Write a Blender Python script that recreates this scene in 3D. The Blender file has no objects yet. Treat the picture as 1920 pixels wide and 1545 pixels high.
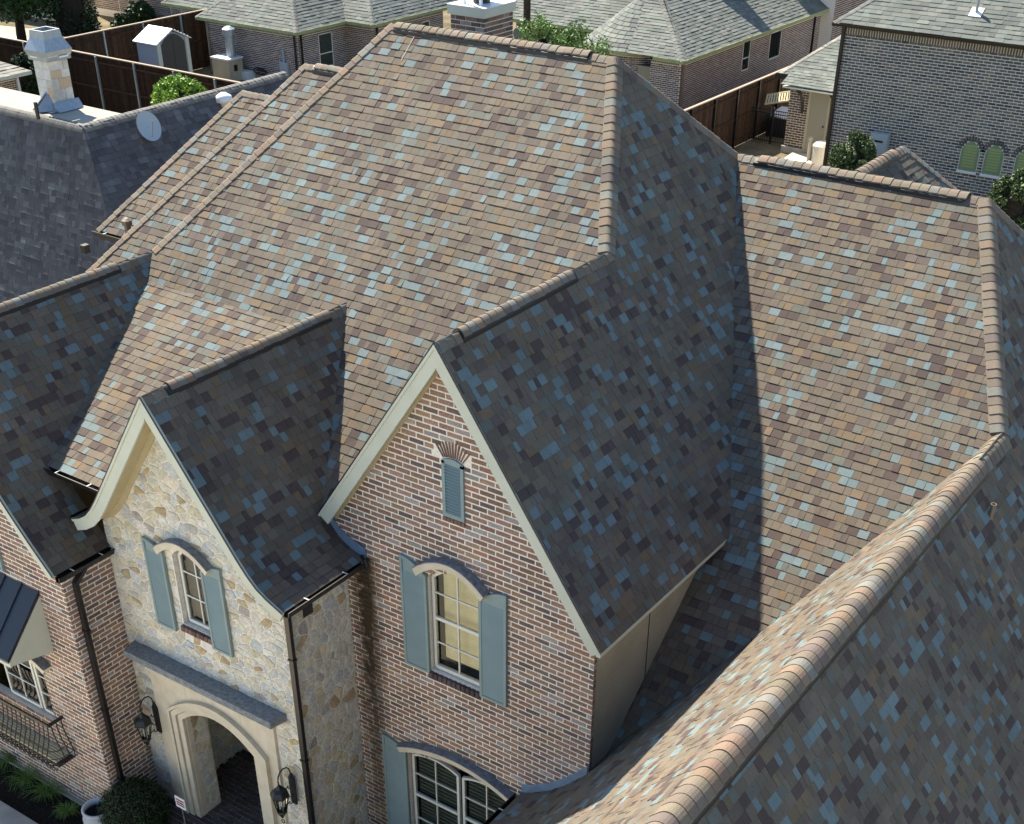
import bpy, math, random
from mathutils import Vector, Matrix
from mathutils.geometry import tessellate_polygon
random.seed(7)
R = random.random
sc = bpy.context.scene
col = sc.collection

# ------------------------------------------------------------------ camera
CAM = Vector((9.1196, -11.4885, 6.0890))
FW = Vector((-0.4572481, 0.6654316, -0.5900211)); RT = Vector((0.8216548, 0.5699535, 0.0060422)); UP = Vector((-0.3403052, 0.4820309, 0.8073652))
cd = bpy.data.cameras.new('camera'); cam = bpy.data.objects.new('camera', cd); col.objects.link(cam)
cam.matrix_world = Matrix(((RT.x, UP.x, -FW.x, CAM.x), (RT.y, UP.y, -FW.y, CAM.y), (RT.z, UP.z, -FW.z, CAM.z), (0, 0, 0, 1)))
FL, PX, PY = 2416.937, 971.750, 1225.124
cd.sensor_width = 36; cd.sensor_fit = 'HORIZONTAL'; cd.lens = FL / 1920 * 36
cd.shift_x = -(PX - 960) / 1920; cd.shift_y = (PY - 772.5) / 1920
cd.clip_start = .1; cd.clip_end = 2000
sc.camera = cam

# ------------------------------------------------------------------ world, sun, exposure
SUN = Vector((-.825, .36, 1.0)).normalized()
w = bpy.data.worlds.new('World'); sc.world = w; w.use_nodes = True
nt = w.node_tree; nt.nodes.clear()
sky = nt.nodes.new('ShaderNodeTexSky'); sky.sky_type = 'NISHITA'; sky.sun_disc = False
sky.sun_elevation = math.asin(SUN.z); sky.sun_rotation = math.atan2(SUN.x, SUN.y)
sky.altitude = 200; sky.air_density = 1.15; sky.dust_density = .4; sky.ozone_density = 2.6
bg = nt.nodes.new('ShaderNodeBackground'); bg.inputs[1].default_value = .085
wo = nt.nodes.new('ShaderNodeOutputWorld')
nt.links.new(sky.outputs[0], bg.inputs[0]); nt.links.new(bg.outputs[0], wo.inputs[0])
sd = bpy.data.lights.new('sun', 'SUN'); sd.energy = 5.0; sd.angle = math.radians(.6); sd.color = (1, .91, .76)
so = bpy.data.objects.new('sun', sd); col.objects.link(so)
so.rotation_euler = SUN.to_track_quat('Z', 'Y').to_euler(); so.location = SUN * 60
sc.view_settings.view_transform = 'Standard'; sc.view_settings.look = 'None'
sc.view_settings.exposure = 1.40; sc.view_settings.gamma = 1
sc.view_settings.use_curve_mapping = False

# ------------------------------------------------------------------ materials
def mat(name, base=(.5, .5, .5), rough=.8, spec=.3, attr=False, metal=0, noise=None, bump=None, fn=None):
    m = bpy.data.materials.new(name); m.use_nodes = True
    n = m.node_tree.nodes; l = m.node_tree.links; b = n['Principled BSDF']
    b.inputs['Base Color'].default_value = (*base, 1); b.inputs['Roughness'].default_value = rough
    b.inputs['Specular IOR Level'].default_value = spec; b.inputs['Metallic'].default_value = metal
    tc = n.new('ShaderNodeTexCoord'); cur = None
    if attr:
        a = n.new('ShaderNodeAttribute'); a.attribute_name = 'tint'; cur = a.outputs['Color']
    for (sc_, lo, hi, det) in (noise or []):
        nz = n.new('ShaderNodeTexNoise'); nz.inputs['Scale'].default_value = sc_; nz.inputs['Detail'].default_value = det
        l.new(tc.outputs['Object'], nz.inputs['Vector'])
        mr = n.new('ShaderNodeMapRange'); mr.inputs[1].default_value = .3; mr.inputs[2].default_value = .7
        mr.inputs[3].default_value = lo; mr.inputs[4].default_value = hi
        l.new(nz.outputs['Fac'], mr.inputs[0])
        mx = n.new('ShaderNodeVectorMath'); mx.operation = 'SCALE'
        if cur is None: mx.inputs[0].default_value = base
        else: l.new(cur, mx.inputs[0])
        l.new(mr.outputs[0], mx.inputs['Scale']); cur = mx.outputs[0]
    if cur is not None: l.new(cur, b.inputs['Base Color'])
    if bump:
        nz = n.new('ShaderNodeTexNoise'); nz.inputs['Scale'].default_value = bump[0]; nz.inputs['Detail'].default_value = 3
        l.new(tc.outputs['Object'], nz.inputs['Vector'])
        bp = n.new('ShaderNodeBump'); bp.inputs['Strength'].default_value = bump[1]; bp.inputs['Distance'].default_value = bump[2]
        l.new(nz.outputs['Fac'], bp.inputs['Height']); l.new(bp.outputs[0], b.inputs['Normal'])
    if fn: fn(m, n, l, b, tc, cur)
    return m

def stain_fn(x0, x1, z0, z1, y):        # mould streak that runs down the brick below the gutter end
    def fn(m, n, l, b, tc, cur):
        sep = n.new('ShaderNodeSeparateXYZ'); l.new(tc.outputs['Object'], sep.inputs[0])
        nz = n.new('ShaderNodeTexNoise'); nz.inputs['Scale'].default_value = 7; nz.inputs['Detail'].default_value = 6
        l.new(tc.outputs['Object'], nz.inputs['Vector'])
        def mth(op, a, c):
            q = n.new('ShaderNodeMath'); q.operation = op
            for i, v in enumerate((a, c)):
                if isinstance(v, (int, float)): q.inputs[i].default_value = v
                elif v is not None: l.new(v, q.inputs[i])
            return q.outputs[0]
        xn = mth('ADD', sep.outputs[0], mth('MULTIPLY', mth('SUBTRACT', nz.outputs['Fac'], .5), .35))
        d = mth('DIVIDE', mth('ABSOLUTE', mth('SUBTRACT', xn, (x0 + x1) / 2), None), (x1 - x0) / 2)
        mr = n.new('ShaderNodeMapRange'); mr.inputs[1].default_value = 1.2; mr.inputs[2].default_value = .2
        l.new(d, mr.inputs[0])
        mz = n.new('ShaderNodeMapRange'); mz.inputs[1].default_value = z0; mz.inputs[2].default_value = z1
        mz.inputs[3].default_value = .55; mz.inputs[4].default_value = 1.3
        l.new(sep.outputs[2], mz.inputs[0])
        zt = mth('LESS_THAN', sep.outputs[2], z1 + .05); yt = mth('GREATER_THAN', sep.outputs[1], y)
        f = mth('MULTIPLY', mth('MULTIPLY', mr.outputs[0], mz.outputs[0]), mth('MULTIPLY', zt, yt))
        f = mth('MULTIPLY', f, mth('MINIMUM', mth('MULTIPLY', nz.outputs['Fac'], 2.0), 1.0))
        mx = n.new('ShaderNodeMix'); mx.data_type = 'RGBA'
        l.new(f, mx.inputs[0]); l.new(cur, mx.inputs[6]); mx.inputs[7].default_value = (.055, .040, .024, 1)
        l.new(mx.outputs[2], b.inputs['Base Color'])
    return fn

M = {}
M['shingle'] = mat('asphalt_shingle', attr=True, rough=.88, spec=.35, noise=[(150, .66, 1.34, 2), (1.1, .88, 1.12, 4)], bump=(320, .5, .004))
M['deck'] = mat('roof_felt', (.03, .028, .027), .95, .1)
M['brick'] = mat('whitewashed_brick', attr=True, rough=.9, spec=.2, noise=[(42, .66, 1.34, 4), (1.6, .86, 1.16, 4)], bump=(90, .4, .006), fn=stain_fn(-1.86, -1.32, -8.6, -3.7, -.5))
M['mortar'] = mat('pale_mortar', (.84, .77, .67), .95, .1, noise=[(30, .85, 1.12, 4)], bump=(70, .4, .006), fn=stain_fn(-1.86, -1.32, -8.6, -3.7, -.5))
M['mortar_grey'] = mat('grey_mortar', (.74, .75, .72), .95, .1, noise=[(30, .85, 1.12, 4)])
M['stone'] = mat('limestone_rubble', attr=True, rough=.92, spec=.15, noise=[(22, .8, 1.2, 5), (5, .88, 1.1, 2)], bump=(26, .7, .02))
M['stone_mortar'] = mat('smeared_mortar', (.78, .735, .64), .95, .1, noise=[(14, .84, 1.1, 4)], bump=(30, .7, .02))
M['lime'] = mat('cast_limestone', (.64, .57, .44), .85, .2, noise=[(5, .9, 1.08, 4), (60, .94, 1.06, 2)], bump=(60, .2, .003))
M['ledge'] = mat('weathered_ledge', (.20, .215, .225), .9, .2, noise=[(16, .7, 1.35, 5)], bump=(60, .3, .005))
M['trim'] = mat('painted_trim', (.54, .56, .465), .55, .3, noise=[(3, .95, 1.04, 3)])
M['soffit'] = mat('painted_soffit', (.50, .43, .27), .6, .3, noise=[(8, .92, 1.05, 3)])
M['stucco'] = mat('stucco', (.44, .385, .28), .95, .1, noise=[(40, .86, 1.12, 4), (2, .9, 1.08, 3)], bump=(120, .5, .006))
M['shutter'] = mat('teal_paint', (.225, .300, .298), .55, .35, noise=[(4, .95, 1.05, 3)])
M['white'] = mat('white_vinyl', (.74, .72, .64), .45, .4)
M['bronze'] = mat('dark_gutter', (.011, .009, .009), .35, .5)
M['flash'] = mat('bare_flashing', (.24, .34, .47), .4, .5, metal=.35, noise=[(9, .85, 1.12, 3)])
M['bronze_blue'] = mat('dark_blue_metal', (.026, .030, .042), .4, .5, metal=.2)
M['pale_roof'] = mat('pale_low_roof', (.33, .31, .265), .9, .15, noise=[(3, .93, 1.06, 4), (40, .92, 1.08, 2)])
M['dishpaint'] = mat('dish_paint', (.36, .42, .46), .5, .4)
M['windowgreen'] = mat('green_window', (.16, .24, .13), .5, .4)
M['blindgreen'] = mat('green_blind', (.27, .33, .13), .7, .3)
M['fencecap'] = mat('cap_board', (.36, .29, .22), .8, .2)
M['barrelpaint'] = mat('cream_paint', (.50, .46, .38), .6, .3)
M['shedwall'] = mat('shed_panel', (.33, .36, .40), .6, .3)
M['sheddoor'] = mat('shed_door', (.07, .065, .055), .7, .3)
M['lightroad'] = mat('pale_concrete', (.58, .54, .47), .95, .1, noise=[(.8, .9, 1.08, 5)])  # kept pale so the unseen front paving bounces sunlight onto the walls
M['oldcopper'] = mat('dull_copper', (.20, .15, .11), .5, .4, metal=.4)
M['chalk'] = mat('chalk', (.42, .42, .40), .9, .1)
M['black'] = mat('black_iron', (.012, .012, .013), .45, .5)
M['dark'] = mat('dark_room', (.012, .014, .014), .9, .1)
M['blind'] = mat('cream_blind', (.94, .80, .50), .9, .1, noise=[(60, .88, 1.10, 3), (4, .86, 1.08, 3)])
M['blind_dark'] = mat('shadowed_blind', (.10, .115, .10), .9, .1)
M['metal'] = mat('galvanised', (.34, .38, .41), .45, .5, metal=.5, noise=[(12, .88, 1.1, 3)])
M['whitemetal'] = mat('white_metal', (.75, .76, .76), .4, .5)
M['concrete'] = mat('concrete', (.36, .33, .28), .92, .15, noise=[(4, .85, 1.12, 5), (60, .92, 1.08, 2)], bump=(80, .3, .004))
M['mulch'] = mat('dark_mulch', (.018, .014, .011), .98, .05, noise=[(30, .5, 1.6, 5)], bump=(25, 1, .04))
M['ground'] = mat('dry_ground', (.16, .135, .085), .98, .05, noise=[(.6, .7, 1.3, 5), (9, .75, 1.25, 4)], bump=(12, .8, .05))
M['lawn'] = mat('lawn_grass', (.07, .10, .03), .98, .05, noise=[(1.5, .7, 1.3, 5), (30, .6, 1.4, 3)], bump=(40, 1, .04))
M['wood'] = mat('cedar_fence', attr=True, rough=.9, spec=.1, noise=[(6, .8, 1.2, 4)])
M['bark'] = mat('bark', (.045, .035, .026), .95, .1, noise=[(14, .6, 1.4, 5)], bump=(20, .8, .03))
M['leaf'] = mat('leaves', attr=True, rough=.6, spec=.3)
M['chimstone'] = mat('white_stone', attr=True, rough=.9, spec=.15, noise=[(8, .9, 1.1, 4)], bump=(20, .4, .02))
M['paver'] = mat('porch_brick', attr=True, rough=.85, spec=.2, noise=[(30, .7, 1.3, 3)])
M['door'] = mat('tan_door', (.30, .27, .20), .6, .3)
M['green_trim'] = mat('mossy_gutter', (.30, .33, .16), .7, .3, noise=[(20, .7, 1.3, 3)])
M['copper'] = mat('copper_pipe', (.42, .25, .14), .35, .5, metal=.8)
M['urn'] = mat('glazed_urn', (.55, .57, .58), .35, .5)
M['reddish'] = mat('sign_stripe', (.30, .03, .04), .6, .3)
M['slat'] = mat('pale_slat', (.80, .68, .42), .7, .3)
def glassfn(m, n, l, b, tc, cur):
    g = n.new('ShaderNodeBsdfGlossy'); g.inputs['Roughness'].default_value = .03
    t = n.new('ShaderNodeBsdfTransparent'); t.inputs[0].default_value = (.86, .9, .88, 1)
    f = n.new('ShaderNodeFresnel'); f.inputs[0].default_value = 1.45
    mx = n.new('ShaderNodeMixShader'); l.new(f.outputs[0], mx.inputs[0]); l.new(t.outputs[0], mx.inputs[1]); l.new(g.outputs[0], mx.inputs[2])
    l.new(mx.outputs[0], n['Material Output'].inputs[0])
M['glass'] = mat('window_glass', fn=glassfn)

# ------------------------------------------------------------------ mesh helpers
class MB:
    def __init__(s): s.v = []; s.f = []; s.c = []
    def add(s, v, f, c=None):
        b = len(s.v); s.v += [tuple(p) for p in v]; s.f += [tuple(i + b for i in q) for q in f]
        s.c += [c] * len(f); return s
    def box(s, a, b, c=None):
        x0, y0, z0 = (min(a[i], b[i]) for i in range(3)); x1, y1, z1 = (max(a[i], b[i]) for i in range(3))
        return s.add([(x0, y0, z0), (x1, y0, z0), (x1, y1, z0), (x0, y1, z0), (x0, y0, z1), (x1, y0, z1), (x1, y1, z1), (x0, y1, z1)],
                     [(3, 2, 1, 0), (4, 5, 6, 7), (0, 1, 5, 4), (1, 2, 6, 5), (2, 3, 7, 6), (3, 0, 4, 7)], c)
    def beam(s, p, q, w, h, up=(0, 0, 1), c=None):      # square bar from p to q
        p, q = Vector(p), Vector(q); d = (q - p).normalized(); up = Vector(up)
        if abs(d.dot(up)) > .98: up = Vector((0, 1, 0))
        a = d.cross(up).normalized() * w / 2; b = a.cross(d).normalized() * h / 2
        v = [p - a - b, p + a - b, p + a + b, p - a + b, q - a - b, q + a - b, q + a + b, q - a + b]
        return s.add(v, [(0, 3, 2, 1), (4, 5, 6, 7), (0, 1, 5, 4), (1, 2, 6, 5), (2, 3, 7, 6), (3, 0, 4, 7)], c)
    def prism(s, pts, off, c=None):                     # polygon swept by a vector
        n = len(pts); off = Vector(off); P = [Vector(p) for p in pts]
        nrm = Vector((0, 0, 0))
        for i in range(n): nrm += P[i].cross(P[(i + 1) % n])
        fl = nrm.dot(off) > 0
        tri = tessellate_polygon([P]) if n > 4 else None
        caps = [tuple(t) for t in tri] if tri else [tuple(range(n))]
        if tri:
            fixed = []
            for t in caps:
                m_ = (P[t[1]] - P[t[0]]).cross(P[t[2]] - P[t[0]])
                fixed.append(t if m_.dot(nrm) > 0 else t[::-1])
            caps = fixed
        v = P + [p + off for p in P]; f = []
        for t in caps:
            lo = t[::-1] if fl else t; hi = t if fl else t[::-1]
            f.append(lo); f.append(tuple(i + n for i in hi))
        for i in range(n):
            j = (i + 1) % n; q = (i, j, j + n, i + n); f.append(q if fl else q[::-1])
        return s.add(v, f, c)
    def tube(s, path, r, k=6, c=None, r2=None):
        P = [Vector(p) for p in path]; n = len(P); v = []; f = []; ref = Vector((.3, .2, 1))
        for i, p in enumerate(P):
            d = (P[min(i + 1, n - 1)] - P[max(i - 1, 0)]).normalized()
            a = d.cross(ref)
            if a.length < .05: a = d.cross(Vector((1, 0, 0)))
            a.normalize(); b = d.cross(a); rr = r if r2 is None else r + (r2 - r) * i / max(1, n - 1)
            for j in range(k):
                t = 2 * math.pi * j / k; v.append(p + (a * math.cos(t) + b * math.sin(t)) * rr)
        for i in range(n - 1):
            for j in range(k):
                f.append((i * k + j, i * k + (j + 1) % k, (i + 1) * k + (j + 1) % k, (i + 1) * k + j))
        f.append(tuple(range(k))[::-1]); f.append(tuple((n - 1) * k + j for j in range(k)))
        return s.add(v, f, c)
    def lathe(s, o, prof, k=20, c=None, cap=True):      # prof: (radius, z)
        o = Vector(o); v = []; f = []
        for (r, z) in prof:
            for j in range(k):
                t = 2 * math.pi * (j + .5) / k; v.append(o + Vector((r * math.cos(t), r * math.sin(t), z)))
        for i in range(len(prof) - 1):
            for j in range(k): f.append((i * k + j, i * k + (j + 1) % k, (i + 1) * k + (j + 1) % k, (i + 1) * k + j))
        if cap:
            f.append(tuple(range(k))[::-1]); f.append(tuple((len(prof) - 1) * k + j for j in range(k)))
        return s.add(v, f, c)
    def build(s, name, m, parent=None, smooth=False):
        me = bpy.data.meshes.new(name); me.from_pydata(s.v, [], s.f)
        if any(c is not None for c in s.c):
            at = me.attributes.new('tint', 'FLOAT_COLOR', 'CORNER'); buf = []
            for p, c in zip(s.f, s.c):
                c = c or (.5, .5, .5); buf += [c[0], c[1], c[2], 1.0] * len(p)
            at.data.foreach_set('color', buf)
        if smooth: me.polygons.foreach_set('use_smooth', [True] * len(me.polygons))
        me.materials.append(M[m] if isinstance(m, str) else m); me.update()
        o = bpy.data.objects.new(name, me); col.objects.link(o)
        if parent is not None: o.parent = parent; o.matrix_parent_inverse = parent.matrix_basis.inverted()
        return o

def tag(o, label=None, cat=None, group=None, kind=None):
    for k, v in (('label', label), ('category', cat), ('group', group), ('kind', kind)):
        if v: o[k] = v
    return o
def thing(name, label, cat, loc=(0, 0, 0), group=None):
    o = bpy.data.objects.new(name, None); col.objects.link(o); o.location = loc; o.empty_display_size = .2
    return tag(o, label, cat, group)
def project(p):
    d = Vector(p) - CAM; z = d.dot(FW)
    if z < .2: return None
    return PX + FL * d.dot(RT) / z, PY - FL * d.dot(UP) / z, z

# small repeated pieces (shingles, bricks, stones...) are gathered here; the largest in view become objects of
# their own, the rest one joined part
FAM = {}
def piece(owner, fam, matn, parent, v, f, c):
    parent = parent or owner
    FAM.setdefault((owner.name, fam), [owner, matn, []])[2].append((parent, v, f, c))
def finish(limit=300):
    for (on, fam), (owner, matn, L) in FAM.items():
        sc_ = []
        for i, (pa, v, f, c) in enumerate(L):
            m_ = sum((Vector(p) for p in v), Vector()) / len(v); q = project(m_); s_ = 0
            if q and 0 < q[0] < 1920 and 0 < q[1] < 1545:
                a = (Vector(max(v, key=lambda p: (Vector(p) - m_).length)) - m_).length
                s_ = a / q[2]
            sc_.append((-s_, i))
        sc_.sort(); lim = LIMITS.get((on, fam), limit)
        solo = [i for s_, i in sc_[:lim] if s_ < 0]; ss = set(solo)
        for i in solo:
            pa, v, f, c = L[i]; MB().add(v, f, c).build(fam, matn, pa)
        rest = MB()
        for i, (pa, v, f, c) in enumerate(L):
            if i not in ss: rest.add(v, f, c)
        if rest.v: tag(rest.build(fam, matn, owner), kind='stuff')
LIMITS = {}

def clip(poly, a0, a1, t0, t1):       # polygon against an axis aligned rectangle
    for ax, lim, sg in ((0, a0, 1), (0, a1, -1), (1, t0, 1), (1, t1, -1)):
        out = []; n = len(poly)
        if n < 3: return []
        for i in range(n):
            p, q = poly[i], poly[(i + 1) % n]; dp = (p[ax] - lim) * sg; dq = (q[ax] - lim) * sg
            if dp >= 0: out.append(p)
            if (dp > 0 and dq < 0) or (dp < 0 and dq > 0):
                k = dp / (dp - dq); out.append((p[0] + (q[0] - p[0]) * k, p[1] + (q[1] - p[1]) * k))
        poly = out
    res = []
    for p in poly:
        if not res or abs(p[0] - res[-1][0]) + abs(p[1] - res[-1][1]) > 1e-5: res.append(p)
    if len(res) > 1 and abs(res[0][0] - res[-1][0]) + abs(res[0][1] - res[-1][1]) < 1e-5: res.pop()
    return res
def parea(p): return sum(p[i][0] * p[(i + 1) % len(p)][1] - p[(i + 1) % len(p)][0] * p[i][1] for i in range(len(p))) / 2
def jit(c, a=.12):
    k = 1 + (R() * 2 - 1) * a; return tuple(min(.95, x * k * (1 + (R() * 2 - 1) * a * .25)) for x in c)
def pick(pal):
    t = R() * sum(w_ for w_, c in pal)
    for w_, c in pal:
        t -= w_
        if t <= 0: return c
    return pal[-1][1]

PAL_MAIN = [(5.4, (.130, .107, .080)), (2.6, (.110, .090, .069)), (1.4, (.115, .116, .098)), (1.7, (.133, .174, .178)),
            (1.2, (.145, .106, .067)), (1.9, (.072, .052, .046)), (.6, (.108, .083, .070))]
PAL_CAP = [(5, (.165, .136, .102)), (1.2, (.195, .140, .098)), (1.2, (.165, .16, .14)), (.8, (.13, .105, .09)), (1.2, (.18, .145, .112))]
PAL_DARK = [(5, (.088, .086, .090)), (3, (.104, .102, .108)), (2, (.072, .068, .074)), (1.0, (.13, .132, .138))]
PAL_GREY = [(5, (.130, .146, .132)), (3, (.152, .168, .150)), (2, (.108, .120, .112)), (1, (.175, .182, .160))]
PAL_PALE = [(4, (.30, .28, .24)), (2, (.26, .25, .21)), (1, (.34, .32, .28))]

class Slope:
    """A roof slope: plan origin o, eave direction e, downhill direction d, profile [(distance, z)...]."""
    def __init__(s, owner, o, e, d, prof, plan, pal=PAL_MAIN, expo=.135, widths=(.085, .11, .13, .15, .17, .21), th=.008, name='roof_slope', fam='shingle', tabs=True, deckmat='deck'):
        s.o, s.e, s.d, s.prof = Vector((o[0], o[1], 0)), Vector((*e, 0)), Vector((*d, 0)), prof
        s.T = [0]
        for i in range(1, len(prof)): s.T.append(s.T[-1] + math.hypot(prof[i][0] - prof[i - 1][0], prof[i][1] - prof[i - 1][1]))
        reg = []
        pts = [((Vector((*p, 0)) - s.o).dot(s.e), (Vector((*p, 0)) - s.o).dot(s.d)) for p in plan]
        for i in range(len(pts)):
            p, q = pts[i], pts[(i + 1) % len(pts)]; ks = [0]
            for (h, z) in prof[1:-1]:
                if (p[1] - h) * (q[1] - h) < -1e-9: ks.append((h - p[1]) / (q[1] - p[1]))
            for k in sorted(ks): reg.append((p[0] + (q[0] - p[0]) * k, s.t(p[1] + (q[1] - p[1]) * k)))
        s.reg = reg; s.owner = owner
        dm = MB(); cuts = [-99] + s.T[1:-1] + [99]
        for i in range(len(cuts) - 1):
            c = clip(reg, -999, 999, cuts[i], cuts[i + 1])
            if len(c) > 2 and abs(parea(c)) > 1e-4:
                V = [s.pos(a, t, -.004) for a, t in c]
                for t3 in tessellate_polygon([[Vector((a, t, 0)) for a, t in c]]): 
                    q3 = [V[j] for j in t3]
                    if (q3[1] - q3[0]).cross(q3[2] - q3[0]).z < 0: q3 = q3[::-1]
                    dm.add(q3, [(0, 1, 2)])
        s.deck = dm.build(name, deckmat, owner)
        if not tabs: return
        te = max(t for a, t in reg); tm = min(t for a, t in reg); k = 0
        while te - k * expo > tm + .02:
            t1 = te - k * expo; t0 = t1 - expo; band = clip(reg, -999, 999, t0, t1); k += 1
            if len(band) < 3: continue
            a = min(p[0] for p in band) - R() * .2; am = max(p[0] for p in band); prev = None
            while a < am:
                w_ = random.choice(widths) * (.85 + R() * .3); c = clip(band, a, a + w_ - .004, t0, t1); a += w_
                if len(c) < 3 or abs(parea(c)) < 4e-4: continue
                if parea(c) < 0: c = c[::-1]
                base = prev if (prev and R() < .04) else pick(pal); prev = base
                h = th * (1.8 if R() < .45 else 1.05)
                v = []; n = len(c)
                for (x, t) in c: v.append(s.pos(x, t, h * (.25 + .75 * (t - t0) / expo) + (.004 if R() < .03 else 0)))
                for (x, t) in c: v.append(s.pos(x, t, -.003))
                top = tuple(range(n))
                nn = (v[1] - v[0]).cross(v[2] - v[1])
                fl = nn.z < 0
                f = [top[::-1] if fl else top]
                for i in range(n):
                    j = (i + 1) % n
                    if abs(c[i][1] - t0) < 1e-4 and abs(c[j][1] - t0) < 1e-4: continue
                    q = (i, i + n, j + n, j); f.append(q[::-1] if fl else q)
                piece(owner, fam, 'shingle', s.deck, v, f, jit(base, .09))
    def t(s, h):
        P = s.prof; i = 1
        while i < len(P) - 1 and h > P[i][0]: i += 1
        L = s.T[i] - s.T[i - 1]; return s.T[i - 1] + (h - P[i - 1][0]) / (P[i][0] - P[i - 1][0]) * L
    def pos(s, a, t, off=0):
        T = s.T; i = 1
        while i < len(T) - 1 and t > T[i]: i += 1
        k = (t - T[i - 1]) / (T[i] - T[i - 1]); (h0, z0), (h1, z1) = s.prof[i - 1], s.prof[i]
        h = h0 + (h1 - h0) * k; z = z0 + (z1 - z0) * k; n = s.d * (-(z1 - z0)) + Vector((0, 0, h1 - h0)); n.normalize()
        return s.o + s.e * a + s.d * h + Vector((0, 0, z)) + n * off

def caps(owner, parent, p0, p1, nl, nr, w=.17, expo=.145, lift=.02, rnd=.5, pal=PAL_CAP, vent=None, fam='ridge_cap', th=.012):
    """Folded cap shingles from p0 up to p1 over slopes with normals nl and nr; vent=(s0,s1) raises that stretch on a ridge vent."""
    p0, p1 = Vector(p0), Vector(p1); T = p1 - p0; L = T.length; T.normalize()
    def side(n):
        n = Vector(n).normalized(); d = n.cross(T); 
        if d.z > 0: d = -d
        return d.normalized()
    dl, dr = side(nl), side(nr)
    if (dl - dr).length < .3: dr = -dr if False else dr
    upv = -(dl + dr).normalized() if (dl + dr).length > .05 else Vector((0, 0, 1))
    def sect(base, lf, ww, r):
        A = base + dl * ww * r; B = base + dr * ww * r; pts = [base + dl * ww]
        for k in range(9):
            u = k / 8; pts.append(A * (1 - u) ** 2 + base * 2 * u * (1 - u) + B * u * u)
        pts.append(base + dr * ww); return [q + upv * lf for q in pts]
    n = max(1, int(round(L / expo))); ex = L / n
    for i in range(n):
        s0 = i * ex; s1 = s0 + ex * 1.06; mid = s0 + ex / 2; lf = lift; r = rnd; ww = w
        if vent and vent[0] <= mid <= vent[1]: lf = lift + .055; r = .85; ww = w
        lf += (R() - .5) * .007; ww *= .97 + R() * .07
        a = sect(p0 + T * s0, lf + th, ww, r); b = sect(p0 + T * min(s1, L + .02), lf + .002, ww, r)
        c_ = sect(p0 + T * s0, lf - .008, ww, r)
        v = a + b + c_; f = []; m = 11
        for k in range(m - 1): f.append((k, k + 1, m + k + 1, m + k)); f.append((2 * m + k, 2 * m + k + 1, k + 1, k))
        e0 = len(v); v += [a[0] - upv * .02, b[0] - upv * .02, a[-1] - upv * .02, b[-1] - upv * .02]
        f.append((e0, 0, m, e0 + 1)); f.append((m - 1, e0 + 2, e0 + 3, 2 * m - 1))
        nn = (v[1] - v[0]).cross(v[m] - v[0])
        if nn.dot(upv) < 0: f = [q[::-1] for q in f]
        piece(owner, fam, 'shingle', parent, v, f, jit(pick(pal), .12))
    if vent:
        mb = MB(); s0, s1 = max(0, vent[0]), min(L, vent[1]); a = sect(p0 + T * s0, lift + .038, w * 1.0, .85); b = sect(p0 + T * s1, lift + .038, w * 1.0, .85); a[0] += dl * .018; b[0] += dl * .018; a[-1] += dr * .018; b[-1] += dr * .018
        c_ = [q - upv * .07 for q in a]; d_ = [q - upv * .07 for q in b]; m = 11; v = a + b + c_ + d_; f = []
        for k in range(m - 1): f += [(k, k + 1, m + k + 1, m + k), (2 * m + k, 2 * m + k + 1, k + 1, k), (m + k, m + k + 1, 3 * m + k + 1, 3 * m + k)]
        f += [(0, m, 3 * m, 2 * m), (m - 1, 3 * m - 1, 4 * m - 1, 2 * m - 1)]
        mb.add(v, f).build('ridge_vent', 'black', parent)

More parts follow.
